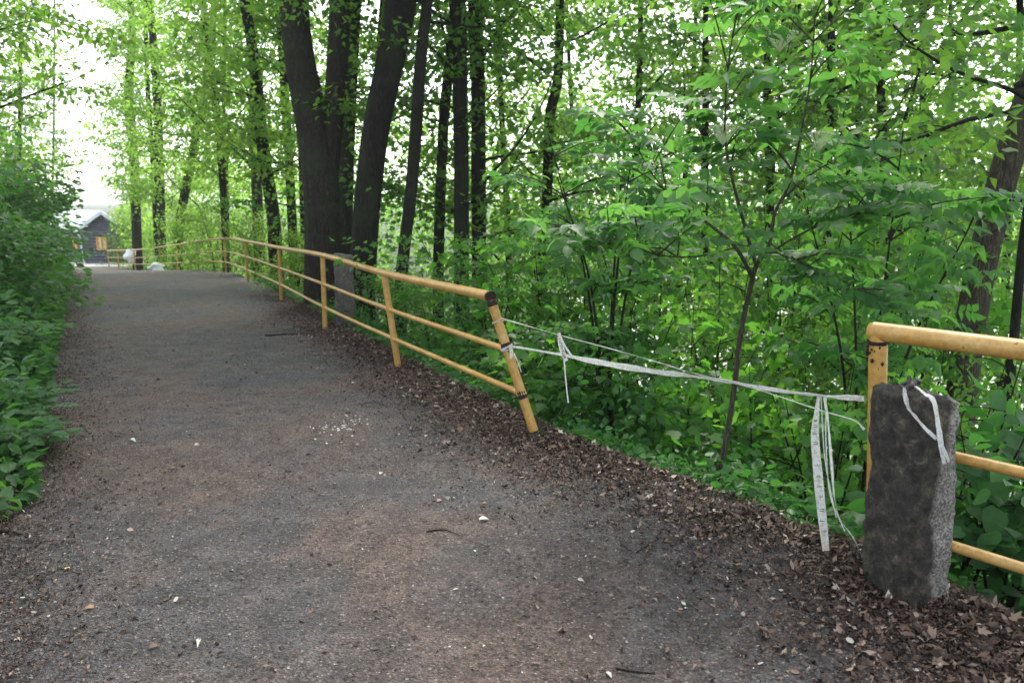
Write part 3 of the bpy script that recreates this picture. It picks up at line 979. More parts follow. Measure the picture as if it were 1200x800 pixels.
def add_tree(kind, label, stems, Y, bark, crowns, group=None, crown_scale=1.0, rz=0, name=None, seg=14, crown_dz=0.0):
    """stems: list of (pixel points, widths in photo pixels); the first stem's lowest point stands on the ground"""
    base_px = stems[0][0][0]
    b = px(base_px[0], base_px[1], Y)
    gz = g(b[0], b[1])
    o = empty(kind, (b[0], b[1], gz), 0, label, 'tree', group)
    B = np.array([b[0], b[1], gz])
    mb = MB(); mean = None
    for si, (pts, ws) in enumerate(stems):
        P = [px(x, y, Y) for x, y in pts]
        R_ = [w * .5 * Y / F for w in ws]
        if si == 0:
            # carry the stem down to the soil with a flared foot
            d = P[0] - P[1]; d = d / max(abs(d[2]), .05)
            k = max(P[0][2] - gz, .1)
            foot = P[0] + np.array([d[0] * .35, d[1] * .35, -1]) * (k + .25)
            foot[1] = P[0][1]
            B = np.array([foot[0], foot[1], g(foot[0], foot[1])])
            o.location = [float(v) for v in B]
            P = [np.array([foot[0], foot[1], min(foot[2], B[2]) - .2])] + ([P[0] + (foot - P[0]) * .6] if k > .5 else []) + P
            R_ = [R_[0] * 1.5] + ([R_[0] * 1.12] if k > .5 else []) + R_
        # carry on upward beyond the frame
        d = P[-1] - P[-2]; d = norm(d)
        for q in range(3):
            d = norm(d * np.array([.8, .8, 1]) + rng.normal(size=3) * .04)
            P.append(P[-1] + d * (2.2)); R_.append(R_[-1] * .82)
        Q, rr_ = smooth_path(P, R_, 40)
        if si == 0: mean = Q
        tube(mb, Q - B, rr_, seg, bump=.05)
    mb.build('trunk', bark, o)
    if crowns is not None:
        wm, lm = crowns
        mid = mean[np.argmin(np.abs(mean[:, 2] - (B[2] + 6)))] - B
        for nm, me in (('branches', wm), ('crown', lm)):
            c = obj(nm, me, o)
            c.rotation_euler = (0, 0, rz); c.scale = (crown_scale,) * 3
            c.location = (float(mid[0]) * .9, float(mid[1]), crown_dz)
    return o

trees = [
 ('twin_trunk_tree', 'massive dark tree forking into two stems just behind the railing and low stone post',
  [([(379, 352), (379, 250), (369, 160), (350, 60), (344, -30)], [46, 44, 40, 33, 32]), ([(384, 215), (390, 150), (395, 80), (398, -30)], [24, 24, 24, 22])], 14.3, M_bark2, high_t[0], 1.0),
 ('slender_tree', 'slim grey straight trunk squeezed between the twin tree and the thick leaning tree',
  [([(403, 320), (405, 220), (409, 120), (417, -20)], [20, 18, 17, 15])], 15.6, M_bark3, high_t[1], 1.0),
 ('leaning_tree', 'thick dark trunk leaning right, wider than all but the twin tree beside it',
  [([(424, 335), (430, 240), (441, 150), (458, 70), (474, -20)], [31, 30, 30, 32, 35])], 13.0, M_bark, high_t[1], 1.0),
 ('slender_tree', 'thin dark stem rising between the slim grey trunk and the thick leaning tree',
  [([(428, 320), (434, 180), (444, 80), (452, -20)], [10, 10, 10, 9])], 16.0, M_bark, mid_t[0], 1.0),
 ('slender_tree', 'thin dark bent trunk immediately right of the thick leaning tree',
  [([(471, 315), (482, 220), (489, 130), (494, 60), (503, -20)], [14, 14, 14, 13, 12])], 12.5, M_bark, high_t[0], .9),
 ('slender_tree', 'narrow dark trunk left of the close pair of straight trunks',
  [([(514, 310), (517, 210), (521, 130), (529, 50), (532, -20)], [13, 12, 12, 11, 10])], 15.0, M_bark, mid_t[1], 1.0),
 ('straight_tree', 'left one of the close pair of straight dark trunks above the leaning end post',
  [([(541, 330), (541, 200), (539, 100), (536, -20)], [18, 17, 17, 16])], 14.0, M_bark, high_t[1], .95),
 ('straight_tree', 'right one of the close pair of straight trunks above the leaning end post',
  [([(562, 330), (561, 200), (560, 100), (556, -20)], [17, 17, 16, 16])], 15.0, M_bark, mid_t[2], 1.0),
 ('broken_view_tree', 'short length of dark trunk glimpsed in leaves right of the straight pair',
  [([(628, 390), (640, 250), (644, 140), (654, 90), (657, -20)], [12, 12, 12, 11, 9])], 16.0, M_bark, mid_t[0], 1.1),
 ('slender_tree', 'thin dark trunk high in the pale leaves above the right hand railing end',
  [([(968, 420), (970, 250), (972, 140), (976, -20)], [9, 9, 9, 8])], 15.0, M_bark, mid_t[1], 1.1),
 ('leaning_tree', 'grey barked trunk leaning out of the photo at the upper right above the railing',
  [([(1126, 470), (1140, 365), (1158, 280), (1180, 195), (1208, 110), (1250, -10)], [34, 33, 32, 31, 30, 28])], 8.4, M_bark4, high_t[0], 1.0),
 ('slender_tree', 'dark slim trunk behind the rails at the far right below the leaning grey trunk',
  [([(1160, 660), (1170, 560), (1186, 420), (1197, 300), (1212, 190), (1245, -20)], [14, 13, 11, 10, 9, 9])], 6.8, M_bark, high_t[1], 1.0),
 ('slender_tree', 'leftmost tall trunk above the white bag on the railing',
  [([(161, 300), (157, 190), (151, 110), (155, 40), (152, -20)], [11, 10, 10, 8, 7])], 43.5, M_bark2, far_t[0], 1.0),
 ('slender_tree', 'straight trunk right of the leftmost one, close to its thinner neighbour',
  [([(190, 300), (187, 200), (184, 110), (176, 0)], [10, 10, 9, 7])], 38.5, M_bark2, far_t[1], 1.0),
 ('slender_tree', 'very thin dark stem touching the left side of a straight trunk above the bag',
  [([(184, 300), (180, 200), (173, 100), (170, 0)], [6, 6, 5, 4])], 40.5, M_bark, far_t[2], .9),
 ('leaning_tree', 'far trunk tilting right by itself left of the bend in the railing',
  [([(208, 295), (213, 245), (226, 180), (240, 110), (247, 50), (252, -20)], [11, 10, 10, 8, 7, 6])], 35.0, M_bark2, far_t[0], .95),
 ('slender_tree', 'thin dark pole of a trunk above the highest point of the railing',
  [([(264, 290), (262, 230), (256, 150), (250, 90), (232, -20)], [8, 8, 7, 6, 5])], 26.0, M_bark, far_t[1], .9),
 ('slender_tree', 'thinner stem directly right of the pole above the highest point of the railing',
  [([(267, 290), (265, 200), (262, 120), (264, 0)], [5, 5, 4, 4])], 27.5, M_bark2, far_t[2], .85),
 ('curved_tree', 'strong dark trunk curving up left between the railing bend and the twin tree',
  [([(323, 300), (320, 250), (309, 180), (302, 110), (296, 60), (283, -20)], [16, 15, 14, 13, 12, 11])], 20.0, M_bark, far_t[0], .9),
 ('slender_tree', 'pale grey trunk partly hidden behind the strong curved dark trunk',
  [([(304, 290), (301, 220), (298, 140), (297, 40), (295, -20)], [13, 12, 11, 9, 8])], 24.0, M_bark3, far_t[1], 1.0),
 ('slender_tree', 'dark straight trunk halfway between the curved trunk and the twin tree',
  [([(344, 300), (340, 210), (334, 110), (327, 0)], [11, 10, 10, 9])], 21.0, M_bark, far_t[2], .9),
 ('slender_tree', 'dark stem almost hidden by the left edge of the twin tree',
  [([(357, 305), (355, 230), (353, 150), (356, 0)], [8, 8, 7, 7])], 19.0, M_bark, mid_t[0], .8),
]
for i, (nm, lb, st, Y, bk_, cr, sc) in enumerate(trees):
    add_tree(nm, lb, st, Y, bk_, cr, crown_scale=sc, rz=i * 1.7)

# trees deeper in the valley, alike and half hidden
deep_lab = ['dark valley trunk in leaves just right of the straight pair', 'dark valley trunk left of the glimpsed sagging tape middle', 'dark valley trunk between the tall elder bush and the elder stem',
 'dark valley trunk just left of the bent elder stem', 'dark valley trunk close on the right of the elder fork', 'dark valley trunk midway between elder stem and right yellow post',
 'dark valley trunk above the left end of the right hand top rail', 'nearer valley trunk rising over the granite post', 'dark valley trunk behind the right railing, left of the leaning grey trunk',
 'dim valley trunk crossing behind the leaning grey trunk', 'farthest dim trunk behind the elder fork', 'faint distant trunk behind the high elder leaves left of the gap middle',
 'dark valley trunk at the right margin behind the leaning grey trunk', 'faint far trunk behind the one above the right hand top rail']
deep = [(600, 22), (735, 20), (790, 26), (825, 18), (905, 17), (935, 24), (1010, 20), (1045, 15), (1085, 18), (1120, 25), (870, 30), (690, 30), (1175, 20), (1010, 30)]
for i, (x, Y) in enumerate(deep):
    dx = rng.normal() * 12
    add_tree('valley_tree', deep_lab[i], [([(x, 420), (x + dx * .4, 260), (x + dx, 120), (x + dx * 1.3, -10)], [190 / Y, 170 / Y, 150 / Y, 110 / Y])], Y, M_bark,
             (mid_t if Y < 22 else far_t)[i % 3], group='slender trees in the valley', crown_scale=1.1 + .25 * rng.random(), rz=i * 2.1, seg=8, crown_dz=0)
# left side trees behind the bushes
for i, (x, Y, lb) in enumerate([(-70, 14, 'leafy tree at the left margin hanging over the dark bushes'), (20, 30, 'pale leafy tree beyond the left bushes beside the open sky'), (60, 60, 'distant leafy tree rising behind the roof of the hut')]):
    add_tree('broadleaf_tree', lb, [([(x, 280), (x + 3, 150), (x + 4, 0)], [150 / Y, 130 / Y, 110 / Y])], Y, M_bark2, far_t[i], crown_scale=[.85, .85, .9][i], rz=i)
add_tree('broadleaf_tree', 'dark leafy tree just outside the left margin, its boughs reaching in above the bushes', [([(-75, 280), (-74, 150), (-70, 0)], [11, 10, 9])], 14.5, M_bark2, mid_t[0], crown_scale=.62, rz=2.0)
add_tree('broadleaf_tree', 'leafy tree at the upper left corner of the photo behind the highest dark bush', [([(-66, 280), (-64, 150), (-60, 0)], [10, 9, 8])], 21, M_bark2, mid_t[1], crown_scale=.8, rz=4.0)

# ------------------------------------------------------------------ shrubs and saplings
def sapling_template(seed, H, R, nst, nsp, lps, ls, tmpl, mat, name, srad=.3, flat=.12, droop=.3, low=.25):
    r = np.random.default_rng(seed); mw, ml = MB(), MB()
    for s in range(nst):
        a = r.random() * 6.28; sp = R * (.2 + .5 * r.random())
        P = [np.array([0, 0, -.15]) + r.normal(size=3) * [.04, .04, 0], np.array([math.cos(a) * sp * .3, math.sin(a) * sp * .3, H * .4]), np.array([math.cos(a) * sp, math.sin(a) * sp, H * (.8 + .2 * r.random())])]
        Q, rq = smooth_path(P, [.008 + H * .004, .006 + H * .002, .003], 14); tube(mw, Q, rq, 5, cap=False)
        for k in range(nsp):
            f = low + (1 - low) * (k + r.random()) / nsp
            b_ = Q[int(f * 13)]
            a2 = r.random() * 6.28; Ln = R * (1.05 - .6 * f) * (.35 + .75 * r.random())
            c = b_ + np.array([math.cos(a2) * Ln, math.sin(a2) * Ln, .12 * Ln])
            T_, rt = smooth_path([b_, (b_ + c) / 2 + [0, 0, .06 * Ln], c], [.006, .004, .002], 6); tube(mw, T_, rt, 3, cap=False)
            spray(ml, tmpl, c, int(lps * (.6 + .8 * r.random())), srad * (.7 + .6 * r.random()), ls, r, flat=flat, droop=droop)
            spray(ml, tmpl, (b_ + c) / 2, int(lps * .4), srad * .8, ls, r, flat=flat, droop=droop)
    return mw.mesh(name + ' stems', M_twig), ml.mesh(name + ' leaves', mat)

maple_t = [sapling_template(400 + i, 2.0, 1.0, 4, 8, 11, .125, MAPLE, M_maple, 'maple sapling', .34) for i in range(3)]
bigm_t = [sapling_template(420 + i, 4.0, 1.7, 5, 13, 24, .12, STAR, M_maple, 'tall maple', .5) for i in range(3)]
dark_t = [sapling_template(440 + i, 2.2, 1.0, 7, 12, 26, .10, OVAL, M_dark, 'dark shrub', .33, .3, low=.08) for i in range(3)]
mids_t = [sapling_template(460 + i, 3.0, 1.4, 6, 12, 30, .09, OVAL, M_fol, 'wood shrub', .4, .3, low=.08) for i in range(3)]
lite_t = [sapling_template(480 + i, 3.2, 1.6, 6, 12, 34, .13, KITE, M_fol_light, 'light shrub', .5, .3, low=.05) for i in range(2)]
haz_t = [sapling_template(500 + i, 1.8, .8, 5, 8, 10, .12, ROUND, M_round, 'hazel', .30, .3) for i in range(2)]

def elder_leaf_mesh(mb, base_p, d, up, L_, r, rndv):
    """compound leaf: rachis with five to seven oval leaflets"""
    d = norm(d); pos = []; ax = []; nm = []; sz = []
    side = norm(np.cross(d, up))
    for k, f in enumerate((.35, .62, .85)):
        for s in (-1, 1):
            p = base_p + d * L_ * f + np.array([0, 0, -.10 * L_ * f * f])
            pos.append(p); ax.append(norm(side * s * 1.0 + d * .55 + np.array([0, 0, -.3])) + r.normal(size=3) * .1); nm.append(up + r.normal(size=3) * .15); sz.append(L_ * .42 * (1 - .15 * abs(f - .6)))
    pos.append(base_p + d * L_ * .95 + np.array([0, 0, -.1 * L_])); ax.append(d + np.array([0, 0, -.45])); nm.append(up + r.normal(size=3) * .1); sz.append(L_ * .48)
    leaves(mb, OVAL, np.array(pos), np.array(ax), np.array(nm), np.array(sz), rndv)

def elder_crown(mw, ml, tips, r, nleaf=9, L_=.26):
    for t_, dirv in tips:
        for k in range(nleaf):
            f = k / nleaf
            b_ = t_ - dirv * .5 * f + r.normal(size=3) * .03
            a = r.random() * 6.28
            d = np.array([math.cos(a), math.sin(a), -.15 + .3 * r.random()]) + dirv * .5
            elder_leaf_mesh(ml, b_, d, norm(np.array([0, 0, 1.0]) + r.normal(size=3) * .35), L_ * (.75 + .5 * r.random()), r, np.clip(.5 + r.normal() * .25, 0, 1))

# the elder growing at the edge of the gap
EY = 4.62
r = np.random.default_rng(77)
eb = px(836, 578, EY); eb[2] = g(eb[0], eb[1])
eld = empty('elder_tree', eb, 0, 'young elder with a thin bent grey stem growing up through the gap behind the tape', 'tree')
mw, ml = MB(), MB()
def pp(lst): return [px(x, y, Y) - eb for x, y, Y in lst]
main = [eb * 0 + [0, 0, -.15]] + pp([(839, 567, EY), (850, 520, EY), (861, 450, EY), (868, 390, EY), (881, 330, EY), (887, 308, EY)])
Q, rq = smooth_path(main, [.021, .019, .017, .016, .015, .014, .014], 40); tube(mw, Q, rq, 10, bump=.06)
brs = [([(883, 328, EY), (862, 290, EY), (830, 262, EY + .1), (795, 238, EY + .2), (765, 205, EY + .3), (740, 160, EY + .3)], .013),
       ([(886, 312, EY), (872, 262, EY - .05), (857, 205, EY - .1), (850, 160, EY - .1), (852, 90, EY - .1), (862, 20, EY)], .011),
       ([(887, 310, EY), (902, 285, EY), (908, 250, EY + .05), (925, 215, EY), (938, 160, EY), (950, 90, EY + .1), (955, 20, EY)], .013),
       ([(888, 306, EY), (925, 282, EY - .1), (965, 262, EY - .2), (1010, 250, EY - .3), (1050, 255, EY - .4)], .008),
       ([(902, 285, EY), (925, 300, EY - .1), (960, 318, EY - .2), (985, 345, EY - .2)], .006),
       ([(862, 290, EY), (820, 300, EY - .2), (780, 300, EY - .3), (740, 290, EY - .3), (705, 285, EY - .3)], .006)]
tips = []
for pts, r0 in brs:
    Q, rq = smooth_path(pp(pts), np.linspace(r0, .003, len(pts)), 30); tube(mw, Q, rq, 7, cap=False)
    for f in (12, 16, 20, 24, 27, 29):
        d = norm(Q[min(f, 29)] - Q[f - 3])
        for q in range(2):
            a = r.random() * 6.28
            sd2 = norm(np.array([math.cos(a), .7 * math.sin(a), .35]) + d * .5)
            ln2 = .15 + .35 * r.random()
            tp_ = Q[f] + sd2 * ln2
            T_, rt = smooth_path([Q[f], Q[f] + sd2 * ln2 * .5 + [0, 0, .02], tp_], [.005, .004, .002], 6); tube(mw, T_, rt, 4, cap=False)
            tips.append((tp_, sd2 * .5))
elder_crown(mw, ml, tips, r, 4, .20)
mw.build('trunk', M_bark4, eld); ml.build('crown', M_elder, eld)
# pale flower umbels
def umbel(mb, c, rad, r):
    for k in range(46):
        a = r.random() * 6.28; d = math.sqrt(r.random()) * rad
        p = c + np.array([math.cos(a) * d, math.sin(a) * d, .02 * (1 - d / rad)])
        tube(mb, np.array([c - [0, 0, .09], p]), .0012, 3, cap=False)
        tube(mb, np.array([p - [0, 0, .004], p + [0, 0, .003]]), [.005, .006], 5)
M_flower = simple('greenish cream elder buds', (.42, .50, .30), .7, .3, .2, 20)
for (x, y) in ((848, 150), (960, 158), (915, 40)):
    mb = MB(); umbel(mb, px(x, y, EY - .15) - eb, .09, r); mb.build('flower_head', M_flower, eld)

def elder_shrub_template(seed, H):
    r = np.random.default_rng(seed); mw, ml = MB(), MB(); tips = []
    for s in range(5):
        a = s * 1.3 + r.random(); sp = .4 + .5 * r.random()
        P = [np.array([0, 0, -.15]), np.array([math.cos(a) * sp * .3, math.sin(a) * sp * .3, H * .5]), np.array([math.cos(a) * sp, math.sin(a) * sp, H * (.8 + .2 * r.random())])]
        Q, rq = smooth_path(P, [.018, .011, .004], 16); tube(mw, Q, rq, 6, cap=False)
        for f in range(4, 16, 2):
            for q in range(2):
                a2 = r.random() * 6.28; d = norm(np.array([math.cos(a2), math.sin(a2), .3])); l2 = .2 + .4 * r.random()
                T_, rt = smooth_path([Q[f], Q[f] + d * l2 * .5 + [0, 0, .03], Q[f] + d * l2], [.005, .004, .002], 5); tube(mw, T_, rt, 4, cap=False)
                tips.append((Q[f] + d * l2, d * .5))
    elder_crown(mw, ml, tips, r, 6, .19)
    return mw.mesh('elder stems', M_twig), ml.mesh('elder leaves', M_elder)
elder_t = [elder_shrub_template(510, 3.0), elder_shrub_template(511, 1.2)]

def add_shrub(kind, cat, tmpl, x, Y, topy, label, H, sc_xy=None, rz=0, group=None, yref=300):
    """stand a shrub at photo column x and distance Y, sized so that its top is near photo row topy"""
    p = px(x, yref, Y); X = p[0]
    z0 = g(X, Y); zt_ = px(x, topy, Y)[2]
    s = max((zt_ - z0) / H, .15)
    o = empty(kind, (X, Y, z0), rz, label, cat, group)
    a = obj('stems', tmpl[0], o); b_ = obj('leaves', tmpl[1], o)
    sxy = s if sc_xy is None else sc_xy
    for q in (a, b_): q.scale = (sxy, sxy, s)
    return o

SH = 'shrub'; SP = 'sapling'
right = [
 ('maple_sapling', SP, maple_t[0], 645, 6.9, 372, 'young maple with broad bright leaves right behind the leaning end post', 2.0, .95),
 ('maple_sapling', SP, maple_t[1], 735, 6.3, 352, 'bright lobed maple sapling below the sagging middle of the barrier tape', 2.0, .95),
 ('maple_sapling', SP, maple_t[2], 812, 6.9, 340, 'maple sapling immediately left of the bent elder stem', 2.0, 1.0),
 ('maple_sapling', SP, maple_t[0], 902, 5.9, 420, 'low maple sapling right of the elder stem under the tape', 2.0, .85),
 ('maple_sapling', SP, maple_t[1], 985, 5.4, 400, 'maple sapling behind the hanging tape strip', 2.0, .85),
 ('hazel_bush', SH, haz_t[0], 1150, 4.3, 408, 'hazel bush with large round dull leaves below the top rail at the right', 1.8, 1.0),
 ('hazel_bush', SH, haz_t[1], 1215, 3.9, 470, 'round leaved hazel cut by the right margin between the two lower rails', 1.8, .8),
 ('elder_bush', SH, elder_t[0], 715, 6.6, 120, 'tall elder bush with hanging compound leaves left of the bent elder stem', 3.0, .95),
 ('elder_bush', SH, elder_t[0], 1030, 6.2, 110, 'tall elder bush rising above the near end of the right railing', 3.0, 1.0),
 ('maple_sapling', SP, bigm_t[0], 575, 9.6, 250, 'leafy maple filling the space below the straight pair of trunks', 4.0, .8),
 ('maple_sapling', SP, bigm_t[1], 640, 9.2, 215, 'tall leafy maple above the top strand of tape beside the leaning post', 4.0, .8),
 ('wood_shrub', SH, mids_t[0], 700, 9.0, 235, 'dense small leaved shrub behind the sagging tape and the maple sapling', 3.0, .9),
 ('maple_sapling', SP, bigm_t[2], 775, 9.5, 150, 'high leafy maple behind the tall elder bush', 4.0, .95),
 ('wood_shrub', SH, mids_t[1], 850, 8.2, 260, 'dense shrub directly behind the bent elder stem', 3.0, .9),
 ('maple_sapling', SP, bigm_t[0], 925, 9.0, 160, 'leafy maple behind the right arms of the elder', 4.0, .95),
 ('wood_shrub', SH, mids_t[2], 985, 7.6, 330, 'dense green shrub left of the top of the right hand yellow post', 3.0, .8),
 ('maple_sapling', SP, bigm_t[1], 1060, 8.6, 150, 'leafy maple above the right railing and left of the leaning grey trunk', 4.0, .9),
 ('wood_shrub', SH, mids_t[0], 1110, 6.9, 370, 'dense shrub seen through the right railing just below its top rail', 3.0, .75),
 ('maple_sapling', SP, bigm_t[2], 1185, 9.5, 200, 'leafy maple behind the leaning grey trunk at the right margin', 4.0, .85),
 ('wood_shrub', SH, mids_t[1], 505, 11.5, 300, 'low dense shrub under the narrow dark trunk beyond the railing', 3.0, .6),
 ('wood_shrub', SH, mids_t[2], 455, 12.5, 305, 'small shrub at the foot of the thick leaning tree', 3.0, .5),
 ('light_shrub', SH, lite_t[0], 345, 17.5, 262, 'bright small shrub left of the foot of the twin tree', 3.2, .6),
 ('light_shrub', SH, lite_t[1], 300, 23, 240, 'bright green shrub at the foot of the strong curved trunk', 3.2, .7),
 ('light_shrub', SH, lite_t[0], 252, 27.5, 225, 'bright green shrub behind the highest part of the railing', 3.2, .8),
 ('light_shrub', SH, lite_t[1], 212, 34.5, 232, 'bright shrub at the foot of the lone trunk tilting right', 3.2, .8),
 ('light_shrub', SH, lite_t[0], 172, 46.5, 255, 'yellow green shrub between the hut and the white bag on the railing', 3.2, .75),
 ('light_shrub', SH, lite_t[1], 152, 49.5, 236, 'yellow green bush leaning over the right end of the hut', 3.2, 1.0),
]
for i, (k, c, t_, x, Y, ty, lb, H, sxy) in enumerate(right):
    add_shrub(k, c, t_, x, Y, ty, lb, H, sxy, rz=i * 1.9)
left = [
 ('elder_plant', 'plant', elder_t[1], -22, 4.9, 520, 'low elder plant spilling onto the path at the left margin lowest in the photo', 1.2, .55),
 ('elder_plant', 'plant', elder_t[1], -14, 5.8, 455, 'low compound leaved plant second from the camera along the left edge', 1.2, .55),
 ('elder_plant', 'plant', elder_t[1], -12, 7.2, 375, 'compound leaved plant at the foot of the nearest tall dark bush', 1.2, .7),
 ('dark_bush', SH, dark_t[0], -30, 9.3, 235, 'nearest tall dark green bush on the left of the path', 2.2, 1.1),
 ('dark_bush', SH, dark_t[1], -48, 10.5, 120, 'highest dark bush, half out of the photo at the left margin', 2.2, 1.3),
 ('dark_bush', SH, dark_t[2], -5, 12.8, 190, 'dark bush behind the nearest tall one on the left', 2.2, 1.25),
 ('dark_bush', SH, dark_t[0], 8, 17, 175, 'third tall dark bush along the left of the path', 2.2, 1.5),
 ('dark_bush', SH, dark_t[1], 24, 22, 195, 'fourth dark bush on the left where the path starts to bend', 2.2, 1.5),
 ('dark_bush', SH, dark_t[2], 36, 28, 205, 'last dark bush on the left, hiding the left end of the hut', 2.2, 1.6),
 ('light_shrub', SH, lite_t[0], 8, 29, 120, 'pale green bush standing over the dark bushes on the left', 3.2, 1.3),
]
for i, (k, c, t_, x, Y, ty, lb, H, sxy) in enumerate(left):
    add_shrub(k, c, t_, x, Y, ty, lb, H, sxy, rz=i * 2.3, yref=400 if Y < 8 else 300)

# ------------------------------------------------------------------ stuff: far woodland, understorey, herbs, litter, grit
def clump_cloud(n_cl, xr, yfun, zfun, per, rad, ls, tmpl, seed, mb, keep=None):
    r = np.random.default_rng(seed)
    for k in range(n_cl):
        x, Y = xr(r), yfun(r)
        X = (x - 600) / F * Y
        z = zfun(r, X, Y)
        if keep is not None and not keep(r, X, Y, z): continue
        spray(mb, tmpl, np.array([X, Y, z]), int(per * (.5 + r.random())), rad * (.6 + .8 * r.random()), ls, r, flat=.28, tilt=.8)
# woodland beyond the near trees, standing on the slope and the valley floor
mb = MB()
def zslope(top): return lambda r, X, Y: g(X, Y) + .3 + (top - .3) * r.random() ** 1.15
clump_cloud(900, lambda r: 420 + 900 * r.random(), lambda r: 13 + 20 * r.random(), zslope(9), 40, 1.0, .14, KITE, 900, mb, keep=lambda r, X, Y, z: z < 1.5 or math.sin(X * .9 + 2 * math.sin(z * .5)) * math.cos(z * .9 + Y * .2) > -.25)
clump_cloud(1000, lambda r: 250 + 1050 * r.random(), lambda r: 36 + 30 * r.random(), lambda r, X, Y: max(g(X, Y) + 3.5 + (7 - .5 * g(X, Y)) * r.random(), -6), 60, 1.9, .24, KITE, 901, mb, keep=lambda r, X, Y, z: z < 3 or math.sin(X * .35 + 1.5 * math.sin(z * .4)) * math.cos(z * .5 + Y * .1) > -.2)
wd = mb.build('woodland', M_fol); tag(wd, 'deep green woodland closing the valley behind the nearer trees', 'woodland', kind='stuff')
mb = MB()
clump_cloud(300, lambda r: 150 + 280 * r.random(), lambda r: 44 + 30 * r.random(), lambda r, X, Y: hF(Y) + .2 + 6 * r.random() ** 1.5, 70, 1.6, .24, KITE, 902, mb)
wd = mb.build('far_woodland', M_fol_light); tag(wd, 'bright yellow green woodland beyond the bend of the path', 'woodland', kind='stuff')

# understorey of the near slope
mb = MB()
clump_cloud(1500, lambda r: 330 + 950 * r.random(), lambda r: 5.5 + 9 * r.random(), lambda r, X, Y: g(X, Y) + .05 + 1.0 * r.random() ** 1.5, 34, .42, .075, OVAL, 903, mb,
            keep=lambda r, X, Y, z: X > rF(Y) + .55)
o = mb.build('slope_undergrowth', M_herb); tag(o, 'dense low undergrowth covering the steep slope below the path', 'undergrowth', kind='stuff')

def herbs(n, side, y0, y1, spread, hmax, seed, ls=.045, off=0.0):
    r = np.random.default_rng(seed); mb = MB()
    for k in range(n):
        Y = y0 + (y1 - y0) * r.random() ** 1.7
        d = off + abs(r.normal()) * spread + (max(0, 4.1 - Y) * .3 if side < 0 else 0)
        X = (rF(Y) + d) if side > 0 else (lF(Y) - d)
        z = g(X, Y); pt = .5 + .5 * math.sin(X * 2.3 + 1.7 * math.sin(Y * 1.9)) * math.cos(Y * 3.1 + X)
        if r.random() > .25 + pt: continue
        h = hmax * (.25 + .9 * r.random() ** 2) * min(1, .35 + d / spread * .6) * (.5 + pt)
        nl = int(6 + 10 * r.random()); cl = r.random()
        a = r.random(nl) * 6.28; t_ = r.random(nl)
        P = np.stack([X + np.cos(a) * .05 * (1 + t_), Y + np.sin(a) * .05 * (1 + t_), z + h * (.15 + .85 * t_)], -1)
        ax = np.stack([np.cos(a), np.sin(a), .7 - 1.3 * r.random(nl)], -1); nm = np.array([0, 0, 1.]) + r.normal(size=(nl, 3)) * .6
        leaves(mb, OVAL, P, ax, nm, ls * (.6 + .9 * r.random(nl)), np.clip(.5 * cl + .5 * r.random(nl), 0, 1))
    return mb
mb = herbs(4600, 1, 3.7, 20, .5, .34, 31, .05, .14)
o = mb.build('edge_herbs', M_herb); tag(o, 'low green herbs growing along the right edge of the path', 'herbs', kind='stuff')
mb = herbs(4600, -1, 1.2, 26, .45, .55, 32, .075, .12)
o = mb.build('bank_herbs', M_dark); tag(o, 'dark leafy herbs and brambles along the left edge of the path', 'herbs', kind='stuff')

# leaf litter along both edges
def scatter_litter(n, seed, xy, lift, size, tmpl=KITE, pale=.12):
    r = np.random.default_rng(seed); mb = MB()
    P = xy(r, n)
    z = G(P[:, 0], P[:, 1]) + .006 + lift * r.random(len(P))
    P3 = np.column_stack([P, z]); n = len(P3)
    a = r.random(n) * 6.28
    ax = np.stack([np.cos(a), np.sin(a), r.normal(size=n) * .22], -1); nm = np.array([0, 0, 1.]) + r.normal(size=(n, 3)) * .4
    rn = np.clip(r.beta(1.6, 3.2, n) + (r.random(n) < pale) * .4, 0, 1)
    tv = tmpl[0].copy(); tv[:, 2] *= 1.5
    leaves(mb, (tv, tmpl[1]), P3, ax, nm, size * (.4 + 1.0 * r.random(n)), rn, curl=.5)
    return mb
def xy_right(sp, y0, y1, pw=1.6):
    def f(r, n):
        Y = y0 + (y1 - y0) * r.random(n) ** pw
        d = .15 - np.abs(r.normal(size=n)) * sp * np.interp(Y, [2, 4, 8, 20], [1.05, 1, .8, .7]) + .25 * r.random(n)
        return np.column_stack([rF(Y) + d, Y])
    return f
def xy_left(sp, y0, y1, pw=1.6):
    def f(r, n):
        Y = y0 + (y1 - y0) * r.random(n) ** pw
        return np.column_stack([lF(Y) - .25 + np.abs(r.normal(size=n)) * sp, Y])
    return f
def xy_path(y0, y1, pw=1.5):
    def f(r, n):
        Y = y0 + (y1 - y0) * r.random(n) ** pw
        return np.column_stack([lF(Y) + (rF(Y) - lF(Y)) * r.random(n), Y])
    return f
CURL = (np.array([[0, 0, 0], [.16, .25, .10], [.24, .55, .02], [.10, .85, .12], [0, 1.05, .22], [-.14, .8, .03], [-.22, .5, .13], [-.15, .2, .02], [0, .5, -.03]]), OVAL[1])
def xy_drift(sp, y0, y1):
    base_ = xy_right(sp, y0, y1)
    def f(r, n):
        P = base_(r, n)
        k = vnoise(P, 2.2, 61) * .5 + vnoise(P, 6, 62) * .35
        return P[r.random(len(P)) < .75 + .45 * k]
    return f
mb = scatter_litter(120000, 41, xy_drift(.58, 1.9, 16), .022, .018, CURL)
m2 = scatter_litter(30000, 47, xy_drift(.48, 1.9, 12), .04, .034, CURL, .1)
m3 = scatter_litter(1800, 48, xy_drift(.4, 1.9, 9), .045, .045, STAR, .15)
for q in (m2, m3):
    mb.V += q.V; mb.L += [l + mb.n for l in q.L]; mb.N += q.N; mb.R += q.R; mb.M += q.M; mb.n += q.n
rs = np.random.default_rng(63)
